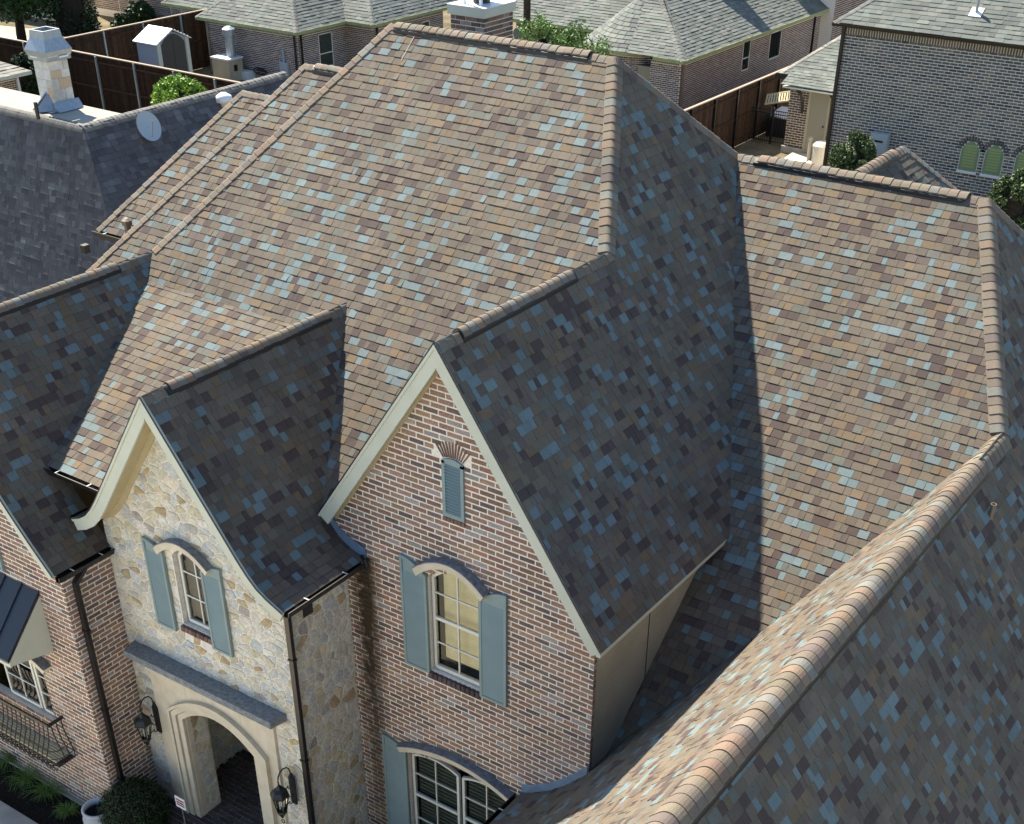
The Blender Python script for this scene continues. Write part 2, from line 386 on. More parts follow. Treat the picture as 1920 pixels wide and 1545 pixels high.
class Wall:
    """Upright wall: point o, horizontal unit e, outward normal n; outline and holes in (a, z)."""
    def __init__(s, owner, o, e, n, outline, holes=(), mname='mortar', name='wall', meshout=None):
        s.o, s.e, s.n = Vector((o[0], o[1], 0)), Vector((*e, 0)), Vector((*n, 0)); s.owner = owner; s.out = outline
        polys = [[Vector((a, z, 0)) for a, z in (meshout or outline)]] + [[Vector((a, z, 0)) for a, z in h] for h in holes]
        flat = [p for q in polys for p in q]; V = [s.P(p.x, p.y) for p in flat]; mb = MB()
        for t in tessellate_polygon(polys):
            q = [V[i] for i in t]
            if (q[1] - q[0]).cross(q[2] - q[0]).dot(s.n) < 0: q = q[::-1]
            mb.add(q, [(0, 1, 2)])
        for h in holes:                                  # reveals
            for i in range(len(h)):
                p, q = h[i], h[(i + 1) % len(h)]
                mb.add([s.P(*p), s.P(*q), s.P(*q, -.16), s.P(*p, -.16)], [(0, 1, 2, 3)])
        s.obj = mb.build(name, mname, owner)
    def P(s, a, z, off=0): return s.o + s.e * a + Vector((0, 0, z)) + s.n * off
    def slab(s, poly, off0, off1, fam, matn, c, parent=None):
        if len(poly) < 3: return
        n = len(poly); v = [s.P(a, z, off1) for a, z in poly] + [s.P(a, z, off0) for a, z in poly]
        f = [tuple(range(n))] + [(i, i + n, (i + 1) % n + n, (i + 1) % n) for i in range(n)]
        if (v[1] - v[0]).cross(v[2] - v[1]).dot(s.n) < 0: f = [q[::-1] for q in f]
        piece(s.owner, fam, matn, parent or s.obj, v, f, c)
    def bricks(s, pal, z0, z1, c=.0843, L=.25, joint=.027, voids=(), proud=.006, phase=0.0, fam='brick', matn='brick', a_rng=None, tone=None):
        k = 0; z = z0
        while z < z1:
            band = clip(s.out, -99, 99, z, z + c - joint)
            if len(band) > 2:
                a0 = min(p[0] for p in band); a1 = max(p[0] for p in band)
                if a_rng: a0 = max(a0, a_rng[0]); a1 = min(a1, a_rng[1])
                segs = [(a0, a1)]
                for vf in voids:
                    iv = vf(z + c / 2)
                    if iv:
                        ns = []
                        for (p, q) in segs:
                            if iv[1] <= p or iv[0] >= q: ns.append((p, q)); continue
                            if iv[0] > p: ns.append((p, iv[0] - .004))
                            if iv[1] < q: ns.append((iv[1] + .004, q))
                        segs = ns
                off = (phase + (k % 2) * .5) * L
                for (p, q) in segs:
                    i0 = math.floor((p - off) / L)
                    a = off + i0 * L
                    while a < q:
                        b0, b1 = max(a, p), min(a + L - joint * .85, q); a += L
                        if b1 - b0 < .03: continue
                        pl = clip(s.out, b0, b1, z, z + c - joint)
                        if len(pl) < 3 or abs(parea(pl)) < 3e-4: continue
                        cc = jit(pick(pal), .16)
                        if tone: cc = tone(cc, (b0 + b1) / 2, z)
                        s.slab(pl, -.002, proud + (R() - .5) * .005, fam, matn, cc)
            z += c; k += 1
    def stones(s, pal, sx=.24, sz=.13, gap=.016, voids=(), seed=1, proud=.011, fam='stone', region=None):
        rng = random.Random(seed); out = region or s.out
        a0 = min(p[0] for p in out); a1 = max(p[0] for p in out); z0 = min(p[1] for p in out); z1 = max(p[1] for p in out)
        nx = int((a1 - a0) / sx) + 2; nz = int((z1 - z0) / sz) + 2; S = {}
        for i in range(-1, nx + 1):
            for j in range(-1, nz + 1):
                if rng.random() < .22: continue
                S.setdefault((i, j), (a0 + (i + .5 * (j % 2) + rng.random() * .95) * sx, z0 + (j + rng.random() * .9) * sz))
        for (i, j), (x, z) in S.items():
            poly = [(x - 2 * sx, z - 2 * sz), (x + 2 * sx, z - 2 * sz), (x + 2 * sx, z + 2 * sz), (x - 2 * sx, z + 2 * sz)]
            for di in (-3, -2, -1, 0, 1, 2, 3):
                for dj in (-3, -2, -1, 0, 1, 2, 3):
                    q = S.get((i + di, j + dj))
                    if not q or (di == 0 and dj == 0): continue
                    mx, mz = (x + q[0]) / 2, (z + q[1]) / 2; nx_, nz_ = (q[0] - x) / sx ** 2, (q[1] - z) / sz ** 2; o2 = []
                    for k in range(len(poly)):
                        p, r = poly[k], poly[(k + 1) % len(poly)]
                        dp = (p[0] - mx) * nx_ + (p[1] - mz) * nz_; dr_ = (r[0] - mx) * nx_ + (r[1] - mz) * nz_
                        if dp <= 0: o2.append(p)
                        if dp * dr_ < 0: u = dp / (dp - dr_); o2.append((p[0] + (r[0] - p[0]) * u, p[1] + (r[1] - p[1]) * u))
                    poly = o2
                    if len(poly) < 3: break
                if len(poly) < 3: break
            if len(poly) < 3: continue
            skip = False
            for vf in voids:
                zz = [p[1] for p in poly]
                for zq in (min(zz), sum(zz) / len(zz), max(zz)):
                    iv = vf(zq)
                    if iv and iv[0] - .01 < max(p[0] for p in poly) and iv[1] + .01 > min(p[0] for p in poly):
                        if iv[0] < x < iv[1]: skip = True; break
                        poly = clip(poly, iv[1] + .01, 99, -99, 99) if x > iv[1] else clip(poly, -99, iv[0] - .01, -99, 99)
                        if len(poly) < 3: skip = True; break
                if skip: break
            if skip or abs(parea(poly)) < .0012: continue
            # keep inside a convex outline
            tops = clip(out, min(p[0] for p in poly), max(p[0] for p in poly), min(p[1] for p in poly), max(p[1] for p in poly))
            if len(tops) < 3: continue
            full = (max(p[0] for p in poly) - min(p[0] for p in poly)) * (max(p[1] for p in poly) - min(p[1] for p in poly))
            if abs(parea(tops)) < full * .98:
                poly = convclip(poly, out)
                if len(poly) < 3: continue
            poly = smoothpoly(poly, rng)
            cx = sum(p[0] for p in poly) / len(poly); cz = sum(p[1] for p in poly) / len(poly); n = len(poly)
            def ring(g, off, jj=0):
                r = []
                for (a, z_) in poly:
                    d = math.hypot(a - cx, z_ - cz) or 1; k = max(.25, 1 - g / d); r.append(s.P(cx + (a - cx) * k, cz + (z_ - cz) * k, off + (rng.random() - .5) * jj))
                return r
            h = proud * (.5 + rng.random()); v = ring(gap * .5, -.003) + ring(gap * .8, h * .7) + ring(gap + .03, h, .006) + [s.P(cx, cz, h + .003)]
            f = []
            for k in range(n):
                m_ = (k + 1) % n; f += [(k, m_, n + m_, n + k), (n + k, n + m_, 2 * n + m_, 2 * n + k), (2 * n + k, 2 * n + m_, 3 * n)]
            if (v[n] - v[-1]).cross(v[n + 1] - v[-1]).dot(s.n) < 0: f = [q[::-1] for q in f]
            piece(s.owner, fam, 'stone', s.obj, v, f, jit(pick(pal), .10))
def smoothpoly(p, rng):
    o = []
    for i in range(len(p)):
        a, b = p[i], p[(i + 1) % len(p)]
        if math.hypot(a[0] - b[0], a[1] - b[1]) < .03: o.append(((a[0] + b[0]) / 2, (a[1] + b[1]) / 2)); continue
        for k in (.13, .87): o.append((a[0] + (b[0] - a[0]) * k, a[1] + (b[1] - a[1]) * k))
    return o if len(o) >= 3 else p
def convclip(poly, out):
    sg = 1 if parea(out) > 0 else -1
    for i in range(len(out)):
        a, b = out[i], out[(i + 1) % len(out)]; ex, ez = b[0] - a[0], b[1] - a[1]; o2 = []
        for k in range(len(poly)):
            p, r = poly[k], poly[(k + 1) % len(poly)]
            dp = (ex * (p[1] - a[1]) - ez * (p[0] - a[0])) * sg; dr_ = (ex * (r[1] - a[1]) - ez * (r[0] - a[0])) * sg
            if dp >= 0: o2.append(p)
            if dp * dr_ < 0: u = dp / (dp - dr_); o2.append((p[0] + (r[0] - p[0]) * u, p[1] + (r[1] - p[1]) * u))
        poly = o2
        if len(poly) < 3: return []
    return poly
def archz(cx, hw, zs, rise): return lambda x: zs + rise * (1 - min(1, ((x - cx) / hw) ** 2))
def archpoly(cx, hw, z0, zs, rise, n=10):
    f = archz(cx, hw, zs, rise); top = [(cx + hw - 2 * hw * i / n, f(cx + hw - 2 * hw * i / n)) for i in range(n + 1)]
    return [(cx - hw, z0), (cx + hw, z0)] + top
def archvoid(cx, hw, z0, zs, rise):
    def f(z):
        if z < z0 or z > zs + rise: return None
        if z <= zs: return (cx - hw, cx + hw)
        k = hw * math.sqrt(max(0, 1 - (z - zs) / rise)); return (cx - k, cx + k)
    return f
def rectvoid(a0, a1, z0, z1): return lambda z: (a0, a1) if z0 <= z <= z1 else None
def ring2(cx, hw, zs, rise, t, n=12, ends=.0):      # band that follows an arch
    f0 = archz(cx, hw, zs, rise); lo = [(cx - hw + 2 * hw * i / n, f0(cx - hw + 2 * hw * i / n)) for i in range(n + 1)]
    up = [(x + (x - cx) * t / hw * .9, z + t * (.75 + .25 * (1 - abs(x - cx) / hw))) for x, z in lo]
    return lo + up[::-1]
def gutter(parent, p0, p1, out, name='gutter', m='bronze', w=.10, h=.09, straps=True):
    p0, p1 = Vector(p0), Vector(p1); o = Vector((*out, 0)); z = Vector((0, 0, 1)); t = .008
    sec = [(0, 0), (0, -h), (w * .75, -h), (w, -.01), (w, .005), (w - t * 2, .005), (w * .7, -h + t), (t, -h + t), (t, 0)]
    mb = MB(); mb.prism([p0 + o * a + z * b for a, b in sec], p1 - p0)
    g = mb.build(name, m, parent)
    if straps:
        L = (p1 - p0).length; n = max(2, int(L / .75))
        for i in range(n):
            q = p0 + (p1 - p0) * ((i + .5) / n); sb = MB(); sb.beam(q + z * .008, q + o * w + z * .008, .016, .006); sb.build('gutter_strap', 'whitemetal', g)
    return g

# ================================================================== SETTING
ZG = -9.5
g = MB(); g.add([(-400, -300, ZG - .02), (400, -300, ZG - .02), (400, 500, ZG - .02), (-400, 500, ZG - .02)], [(0, 1, 2, 3)])
tag(g.build('ground', 'ground'), kind='structure')
g = MB(); g.add([(-60, -40, ZG), (40, -40, ZG), (40, -3.6, ZG), (-60, -3.6, ZG)], [(0, 1, 2, 3)])
tag(g.build('lawn', 'lawn'), kind='structure')

# ================================================================== MAIN HOUSE
house = thing('brick_house', 'large brick and stone house with steep mottled tan and blue-grey shingle roofs, filling the middle', 'house', (0, 3, ZG))
S1, SF, SR = 1.402, .836, .812
H1, H2 = 1.969, .35
X1, X2, Y1 = -5.69, -1.406, 6.264
Y2, X4, XD = 8.272, 3.869, 5.45
ZD = H2 - S1 * (XD - X4); YJD = Y2 - (H2 - ZD) / SR
XA, ZA = -7.928, -1.169; YJA = Y1 - (H1 - ZA) / SF
XB, ZB = -3.719, -1.135; YJB = Y1 - (H1 - ZB) / SF
YJC = Y1 - H1 / SF
nR, nL, nF = (S1, 0, 1), (-S1, 0, 1), (0, -SF, 1)
ext = lambda z0, s_, L=14: [(0, z0), (L, z0 - s_ * L)]

# right-hand plane of the centre roof (shaded)
p1 = Slope(house, (0, 0), (0, 1), (1, 0), [(-3, 3 * S1), (9, -9 * S1)], [(0, -.02), (2.52, -.02), (2.52, 3.486), (-.251, 8.272), (X2, Y1), (0, YJC)])
# main front slope
pf = Slope(house, (0, Y1), (1, 0), (0, -1), [(0, H1), (14, H1 - SF * 14)],
           [(X1, Y1), (X2, Y1), (0, YJC), (-2.264, .11), (XB, YJB), (-3.99, 2.10), (-7.68, 2.10), (XA, YJA)])
pf2 = Slope(house, (0, 2.10), (1, 0), (0, -1), [(0, -1.512), (3.5, -1.512 - .482 * 3.5)],
            [(-7.68, 2.10), (-3.99, 2.10), (-5.14, -1.25), (-6.53, -1.25)])
# right wing front slope
prf = Slope(house, (0, Y2), (1, 0), (0, -1), [(0, H2), (14, H2 - SR * 14)],
            [(-.251, Y2), (X4, Y2), (XD, YJD), (4.04, 3.284), (3.57, 2.558), (2.30, .686), (2.302, 3.87)])
# foreground wing
dprof = [(0, ZD), (1.41, -3.70), (1.88, -4.29), (3.15, -5.81), (3.28, -5.96), (3.53, -6.23), (3.76, -6.43), (4.08, -6.64), (4.24, -6.72)]
dl = Slope(house, (XD, 0), (0, 1), (-1, 0), dprof, [(XD, -9), (XD, YJD), (4.04, 3.284), (3.57, 2.558), (2.30, .686), (2.30, .16), (1.21, .16), (1.21, -9)])
dr = Slope(house, (X4, 0), (0, 1), (1, 0), [(0, H2), (6, H2 - S1 * 6)],
           [(X4, Y2), (XD, YJD), (XD, -9), (9.0, -9), (9.0, 16.9)])
# left gable wing (shaded right-hand slope)
aprof = [(0, ZA), (1.63, ZA - 1.63 * S1), (1.95, -3.86), (2.31, -4.28)]
ar = Slope(house, (XA, 0), (0, 1), (1, 0), aprof, [(XA, -2.16), (XA, YJA), (-7.68, 2.10), (-6.53, -1.25), (-6.30, -1.08), (-5.62, -1.08), (-5.62, -2.16)])
Slope(house, (XA, 0), (0, 1), (-1, 0), aprof, [(XA, -2.16), (XA, YJA), (-10.2, 1.5), (-10.23, -2.16)], tabs=False)
# stone entry gable
bprof = [(0, ZB), (1.42, -3.13), (1.57, -3.32), (1.72, -3.47), (1.88, -3.57), (2.16, -3.70)]
br = Slope(house, (XB, 0), (0, 1), (1, 0), bprof, [(XB, -1.5), (XB, YJB), (-2.264, .11), (-2.25, .16), (-1.56, .16), (-1.56, -1.5)])
Slope(house, (XB, 0), (0, 1), (-1, 0), bprof, [(XB, -1.5), (XB, YJB), (-3.99, 2.10), (-5.14, -1.25), (-5.25, -1.15), (-5.82, -1.15), (-5.82, -1.5)])
# hidden sides so that the house is closed and throws its true shadow
Slope(house, (0, 0), (0, 1), (-1, 0), [(0, 0), (4, -4 * S1)], [(0, -.02), (0, YJC), (-2.264, .11), (-2.19, -.02)])
hid = MB()
hid.add([(X1, Y1, H1), (XA, YJA, ZA), (-10.3, 2.0, -4.5), (-9.5, 8.5, -3.3)], [(0, 1, 2, 3)])
hid.add([(X1, Y1, H1), (X2, Y1, H1), (1.5, 11.2, -2.2), (-8.2, 10.2, -2.4)], [(0, 1, 2, 3)])
hid.add([(X2, Y1, H1), (-.251, Y2, H2), (1.5, 11.2, -2.2)], [(0, 1, 2)])
hid.add([(-.251, Y2, H2), (X4, Y2, H2), (9, 16.9, -6.8), (1.5, 11.2, -2.2)], [(0, 1, 2, 3)])
hid.build('roof_slope', 'deck', house)

# two stepped hips on the left
def step(px, py, pz, xr, run, eave=False):
    k = S1 / SF; prof = [(0, pz), (run * k + .01, pz - run * S1 - .01)]
    s_ = Slope(house, (0, py), (1, 0), (0, -1), prof, [(px, py), (xr, py), (xr - run, py - run * k), (px - run, py - run * k)])
    hidm = MB(); hidm.add([(px, py, pz), (px - run, py - run * k, pz - run * S1), (px - run, py + 3, pz - run * S1), (px, py + 1.6, pz - 1.5)], [(0, 1, 2, 3)])
    hidm.add([(px, py, pz), (xr, py, pz), (xr, py + 2, pz - 1.5), (px, py + 2, pz - 1.5)], [(0, 1, 2, 3)]); hidm.build('roof_slope', 'deck', house)
    caps(house, s_.deck, (px - run, py - run * k, pz - run * S1), (px, py, pz), nF, nL, w=.13, rnd=.3)
    return s_
L2P = (-7.540, 6.124, 1.153); L3P = (-9.089, 6.080, 0.524)
st2 = step(L2P[0], L2P[1], L2P[2], L2P[0] + 1.35, 3.7)
st3 = step(L3P[0], L3P[1], L3P[2], L3P[0] + 1.75, 1.52)
caps(house, st2.deck, (L2P[0], L2P[1], L2P[2]), (L2P[0] + 1.3, L2P[1], L2P[2]), nF, (0, SF, 1), w=.13, vent=(.25, 1.2))
caps(house, st3.deck, (L3P[0], L3P[1], L3P[2]), (L3P[0] + 1.6, L3P[1], L3P[2]), nF, (0, SF, 1), w=.13)
q = (L3P[0] - 1.52, L3P[1] - 1.52 * S1 / SF, L3P[2] - 1.52 * S1)
gutter(house, (q[0] - .05, q[1] + .01, q[2] - .01), (q[0] + 1.2, q[1] + .01, q[2] - .01), (0, -1))
mb = MB(); mb.box((q[0] + .15, q[1] + .25, ZG), (q[0] + 2.2, q[1] + .35, q[2] - .05)); mb.build('wall', 'stucco', house)
vp = (-9.775, 3.561, -1.276); mb = MB(); mb.lathe((vp[0], vp[1], vp[2] - .35), [(.06, 0), (.06, .25), (.09, .26), (.09, .34), (.03, .38)], 10); mb.build('roof_vent', 'oldcopper', house)

# ridge and hip caps
caps(house, pf.deck, (X2, Y1, H1), (X1, Y1, H1), nF, (0, SF, 1), vent=(.42, 4.15), w=.15)
caps(house, pf.deck, (0, YJC, 0), (X2, Y1, H1), nF, nR, w=.15, rnd=.35)
caps(house, pf.deck, (XA, YJA, ZA), (X1, Y1, H1), nF, nL, w=.15, rnd=.35)
caps(house, p1.deck, (-.251, Y2, H2), (X2, Y1, H1), nR, (-.3, .9, 1), w=.14, rnd=.35)
caps(house, p1.deck, (0, 0, 0), (0, YJC + .05, 0), nR, nL, vent=(.42, 3.0), w=.16)
caps(house, prf.deck, (X4, Y2, H2), (-.251, Y2, H2), (0, -SR, 1), (0, SR, 1), vent=(.35, 3.75), w=.16)
caps(house, prf.deck, (XD, YJD, ZD), (X4, Y2, H2), (0, -SR, 1), nR, w=.17, rnd=.35)
caps(house, dr.deck, (9.0, 16.9, H2 - S1 * 5.13), (X4, Y2, H2), nR, (-.3, .9, 1), w=.15, rnd=.35)
caps(house, dl.deck, (XD, -9, ZD), (XD, YJD + .05, ZD), nR, (-1.25, 0, 1), vent=(0, 13.6), w=.27, rnd=.6, lift=.042, expo=.15)
caps(house, ar.deck, (XA, -2.16, ZA), (XA, YJA + .05, ZA), nR, nL, vent=(0, 3.9), w=.16)
caps(house, br.deck, (XB, -1.5, ZB), (XB, YJB + .12, ZB), nR, nL, vent=(.36, 3.6), w=.15)
# little hip roof behind the right-hand ridge
dk0, dk1 = (1.720, 10.434, 0.313), (1.720, 8.361, 0.314)
dn = Slope(house, (1.72, 0), (0, 1), (1, 0), [(0, dk0[2]), (2.4, dk0[2] - .95 * 2.4)], [(1.72, 8.30), (1.72, dk0[1]), (3.92, dk0[1] + 2.1), (3.92, 8.3)])
hm = MB(); hm.add([(1.72, 8.3, dk0[2]), (1.72, dk0[1], dk0[2]), (.2, dk0[1] + 1.8, dk0[2] - 1.7), (.2, 8.6, dk0[2] - 1.7)], [(0, 1, 2, 3)]); hm.add([(1.72, dk0[1], dk0[2]), (.2, dk0[1] + 1.8, dk0[2] - 1.7), (3.92, dk0[1] + 2.1, dk0[2] - 2.1)], [(0, 1, 2)]); hm.build('roof_slope', 'deck', house)
caps(house, dn.deck, (1.72, 8.35, dk0[2]), (1.72, dk0[1], dk0[2]), (.95, 0, 1), (-.95, 0, 1), w=.15, vent=(.0, dk0[1] - 8.8))
caps(house, dn.deck, (3.92, dk0[1] + 2.1, dk0[2] - 2.09), (1.72, dk0[1], dk0[2]), (.95, 0, 1), (0, .95, 1), w=.13, rnd=.35)

# copper vent pipe, chalk line on the main slope
cp = (5.858, 4.208, -2.439)
mb = MB(); mb.lathe((cp[0], cp[1], cp[2] - .1), [(.032, 0), (.032, .28), (.04, .28), (.04, .30), (.028, .30), (.028, .24)], 12, cap=False); mb.build('vent_pipe', 'oldcopper', house)
c0, c1 = (-5.095, 6.120, 1.849), (-5.093, 5.755, 1.543)
mb = MB(); mb.beam((c0[0], c0[1], c0[2] + .018), (c1[0], c1[1], c1[2] + .018), .010, .003); mb.build('chalk_mark', 'chalk', pf.deck)

# ---------------------------------------------------------------- walls
for a_, b_ in (((-10.2, -1.98, ZG), (-10.14, 9.5, -4.6)), ((-10.2, 9.5, ZG), (5.8, 9.6, -2.9)), ((8.4, -8.5, ZG), (8.5, 9.5, -6.6)), ((1.3, -8.6, ZG), (8.5, -8.5, -6.8))):
    mb = MB(); mb.box(a_, b_); mb.build('wall', 'stucco', house)  # unseen outer walls, added to keep the sun out of the interior
PAL_BR = [(4, (.245, .148, .108)), (4, (.285, .182, .130)), (1.8, (.155, .115, .100)), (1.4, (.31, .20, .125)), (1.2, (.33, .28, .25)), (.8, (.32, .17, .12))]
BRK = dict(pal=PAL_BR)
# centre gable wall
YC = .17
cwin = archpoly(.03, .46, -5.19, -3.56, .20); lwin = archpoly(0.0, .98, -9.2, -7.02, .16); cvent = archpoly(.08, .175, -2.47, -1.67, .05, 6)
cw = Wall(house, (0, YC), (1, 0), (0, -1), [(-2.3, ZG - .4), (2.31, ZG - .4), (2.31, -3.40), (0, -.16), (-2.3, -3.40)], [cwin, lwin, cvent])
voids = [archvoid(.03, .46, -5.26, -3.56, .20), archvoid(0, .98, -9.2, -7.02, .16), archvoid(.08, .175, -2.52, -1.67, .05), archvoid(.07, .30, -1.66, -1.50, .10),
         lambda z: (1.05, 3) if z < -6.85 else None, lambda z: (-3, -1.96) if z < -3.8 else None]
cw.bricks(PAL_BR, -9.4, -.15, voids=voids)
for k in range(11):                                    # fan of bricks over the louvre
    u = (k - 5) / 5; a0, a1 = .08 + u * .155, .08 + u * .27; wd = .0095; z0 = -1.60 - .025 * u * u; z1 = -1.385 - .075 * u * u
    cw.slab([(a0 - wd, z0), (a0 + wd, z0), (a1 + wd * 1.4, z1), (a1 - wd * 1.4, z1)], -.002, .012, 'brick', 'brick', jit((.2, .12, .085), .15))
# right flank in stucco
mb = MB(); mb.box((2.20, YC + .06, -9.4), (2.30, 4.2, -3.34)); sw = mb.build('wall', 'stucco', house)
mb = MB(); mb.box((2.301, 1.62, -7), (2.306, 1.635, -3.3)); mb.build('expansion_joint', 'black', sw)
for k in range(24): # brick returns on the corner
    z = -9.4 + (k + 42) * .0843
    if z > -3.5: break
for k in range(80):
    z = -9.4 + k * .0843
    if -6.0 < z < -3.46:
        mb = None; v = [(2.308, YC - .008, z), (2.318, YC - .008, z), (2.318, YC + .055, z), (2.308, YC + .055, z)]
        V = [Vector(p) for p in v] + [Vector(p) + Vector((0, 0, .067)) for p in v]
        piece(house, 'brick', 'brick', cw.obj, V, [(0, 3, 2, 1), (4, 5, 6, 7), (0, 1, 5, 4), (1, 2, 6, 5), (2, 3, 7, 6), (3, 0, 4, 7)], jit(pick(PAL_BR), .15))
mb = MB(); mb.box((2.24, YC + .001, -9.4), (2.309, YC + .062, -3.42)); mb.build('wall', 'mortar', house)

# left gable wall
YA = -2.02
aw_out = [(-10.2, ZG - .4), (-5.70, ZG - .4), (-5.70, -4.30), (-6.0, -3.98), (XA, -1.35), (-10.2, -4.4)]
awin = archpoly(-7.75, .92, -7.75, -6.45, .22)
aw = Wall(house, (0, YA), (1, 0), (0, -1), aw_out, [awin])
aw.bricks(PAL_BR, -9.4, -1.3, voids=[archvoid(-7.75, .92, -7.75, -6.45, .22), lambda z: (-12, -8.9)])
as_ = Wall(house, (-5.70, YA), (0, 1), (1, 0), [(0, ZG), (.98, ZG), (.98, -4.32), (0, -4.32)])
as_.bricks(PAL_BR, -9.4 - .0843 * 0, -4.52, phase=.25)
for k in range(11): as_.slab([(.03 + k * .085, -4.50), (.03 + k * .085 + .066, -4.50), (.03 + k * .085 + .066, -4.33), (.03 + k * .085, -4.33)], -.002, .012, 'brick', 'brick', jit(pick(PAL_BR), .15))
# pale footing below the left wall
mb = MB(); mb.box((-10.2, YA - .07, ZG - .3), (-5.68, YA - .005, -9.42)); mb.build('footing', 'concrete', house)

# stone entry
YP = -1.10; XPL, XPR = -5.68, -1.93
PAL_ST = [(6, (.61, .57, .47)), (2.6, (.54, .55, .52)), (2.2, (.60, .53, .38)), (.7, (.46, .36, .22)), (3, (.63, .60, .52)), (.4, (.40, .375, .33))]
arch = archpoly(-3.77, .79, ZG, -7.16, .36, 14); pwin = archpoly(-3.84, .36, -5.16, -3.93, .20)
pw_out = [(XPL, ZG - .4), (XPR, ZG - .4), (XPR, -3.72), (XB, -1.40), (XPL, -3.85)]
pw = Wall(house, (0, YP), (1, 0), (0, -1), pw_out, [pwin], 'stone_mortar', meshout=[(XPL, -6.6), (XPR, -6.6)] + pw_out[2:])
mb = MB(); mb.box((XPL, YP + .001, ZG - .4), (-4.62, YP + .05, -6.59)); mb.box((-2.92, YP + .001, ZG - .4), (XPR, YP + .05, -6.59)); mb.box((XPL, YP + .002, -6.62), (XPR, YP + .05, -5.25)); mb.build('wall', 'stone_mortar', house)
pw.stones(PAL_ST, sx=.165, sz=.12, seed=3, voids=[archvoid(-3.84, .37, -5.3, -3.93, .20), rectvoid(-5.24, -2.46, ZG, -6.14)])
ps = Wall(house, (XPR, YP), (0, 1), (1, 0), [(0, ZG), (1.27, ZG), (1.27, -3.70), (0, -3.70)], [], 'stone_mortar')
ps.stones(PAL_ST, sx=.15, sz=.16, seed=5)
# cast stone surround
sur = MB(); so_ = [(-5.22, ZG), (-3.77 - .86, ZG)] + [(x, z) for x, z in archpoly(-3.77, .86, ZG, -7.14, .40, 14)[2:][::-1]] + [(-3.77 + .86, ZG), (-2.48, ZG), (-2.48, -6.12), (-5.22, -6.12)]
sur.prism([(x, YP - .055, z) for x, z in so_], (0, .07, 0)); surround = sur.build('stone_surround', 'lime', house)
def band(cx, hw, zs, rise, t, z0, y0, y1, name, m, parent, n=16):
    f0 = archz(cx, hw, zs, rise); ins = [(cx - hw, z0)] + [(cx - hw + 2 * hw * i / n, f0(cx - hw + 2 * hw * i / n)) for i in range(n + 1)] + [(cx + hw, z0)]
    hw2 = hw + t; f1 = archz(cx, hw2, zs + t * .35, rise + t * .75)
    outs = [(cx - hw2, z0)] + [(cx - hw2 + 2 * hw2 * i / n, f1(cx - hw2 + 2 * hw2 * i / n)) for i in range(n + 1)] + [(cx + hw2, z0)]
    mb = MB(); N = len(ins)
    for i in range(N - 1):
        a, b, c, d = ins[i], ins[i + 1], outs[i + 1], outs[i]
        q = [(p[0], y0, p[1]) for p in (a, b, c, d)]; r = [(p[0], y1, p[1]) for p in (a, b, c, d)]
        mb.add(q + r, [(0, 1, 2, 3), (0, 4, 5, 1), (2, 6, 7, 3)])
    return mb.build(name, m, parent)
band(-3.77, .80, -7.16, .36, .10, ZG, YP - .09, YP - .04, 'arch_moulding', 'lime', surround)
band(-3.77, .93, -7.12, .42, .10, ZG, YP - .115, YP - .04, 'arch_moulding', 'lime', surround)
band(-3.77, 1.05, -7.08, .47, .05, ZG, YP - .135, YP - .04, 'arch_moulding', 'lime', surround)
band(-3.77, .785, -7.16, .36, .02, ZG, YP - .03, YP + .07, 'arch_reveal', 'lime', surround)
for (x, z) in ((-4.42, -6.20), (-3.2, -6.20), (-3.8, -6.20)):
    mb = MB(); mb.box((x, YP - .0565, z - .45), (x + .008, YP - .0535, z)); mb.build('surround_joint', 'soffit', surround)
mb = MB(); mb.prism([(-5.44, YP - .30, -6.13), (-2.26, YP - .30, -6.13), (-2.20, YP, -6.13), (-5.50, YP, -6.13)], (0, 0, .12)); mb.prism([(-5.44, YP - .30, -6.008), (-2.26, YP - .30, -6.008), (-2.20, YP, -6.008), (-5.50, YP, -6.008)], (0, 0, .004))
led = mb.build('ledge', 'ledge', house)
# porch: stone piers, walls and brick floor
FZ = -9.34
mb = MB(); mb.box((-5.30, .55, FZ), (-2.0, .60, -5.9)); mb.box((-2.08, YP + .42, FZ), (-2.0, .55, -5.9)); mb.box((-5.38, YP + .42, FZ), (-5.30, .55, -5.9)); mb.box((-5.38, YP + .1, -5.9), (-2, .6, -5.85)); mb.build('porch_wall', 'stone_mortar', house)
wb = Wall(house, (0, .548), (1, 0), (0, -1), [(-5.3, FZ), (-2.0, FZ), (-2.0, -6), (-5.3, -6)], [], 'stone_mortar'); wb.stones(PAL_ST, sx=.34, sz=.24, seed=8)
wl = Wall(house, (-5.298, YP + .4), (0, 1), (1, 0), [(0, FZ), (1.24, FZ), (1.24, -6), (0, -6)], [], 'stone_mortar'); wl.stones(PAL_ST, sx=.34, sz=.24, seed=9)
wj = Wall(house, (-4.572, YP + .005), (0, 1), (1, 0), [(0, FZ), (.40, FZ), (.40, -6.95), (0, -7.1)], [], 'stone_mortar'); wj.stones(PAL_ST, sx=.22, sz=.20, seed=10)
mb = MB(); mb.box((-5.3, YP + .014, FZ), (-4.578, YP + .40, -6.0)); mb.box((-2.96, YP + .014, FZ), (-2.0, YP + .40, -6.0)); mb.box((-5.3, YP + .012, -6.75), (-2.0, YP + .40, -5.95)); mb.build('porch_pier', 'stone_mortar', house)
mb = MB(); mb.box((-5.3, YP - .55, ZG - .1), (-2.2, .55, FZ - .012)); fl = mb.build('porch_floor', 'mortar_grey', house)
y = YP - .54; k = 0
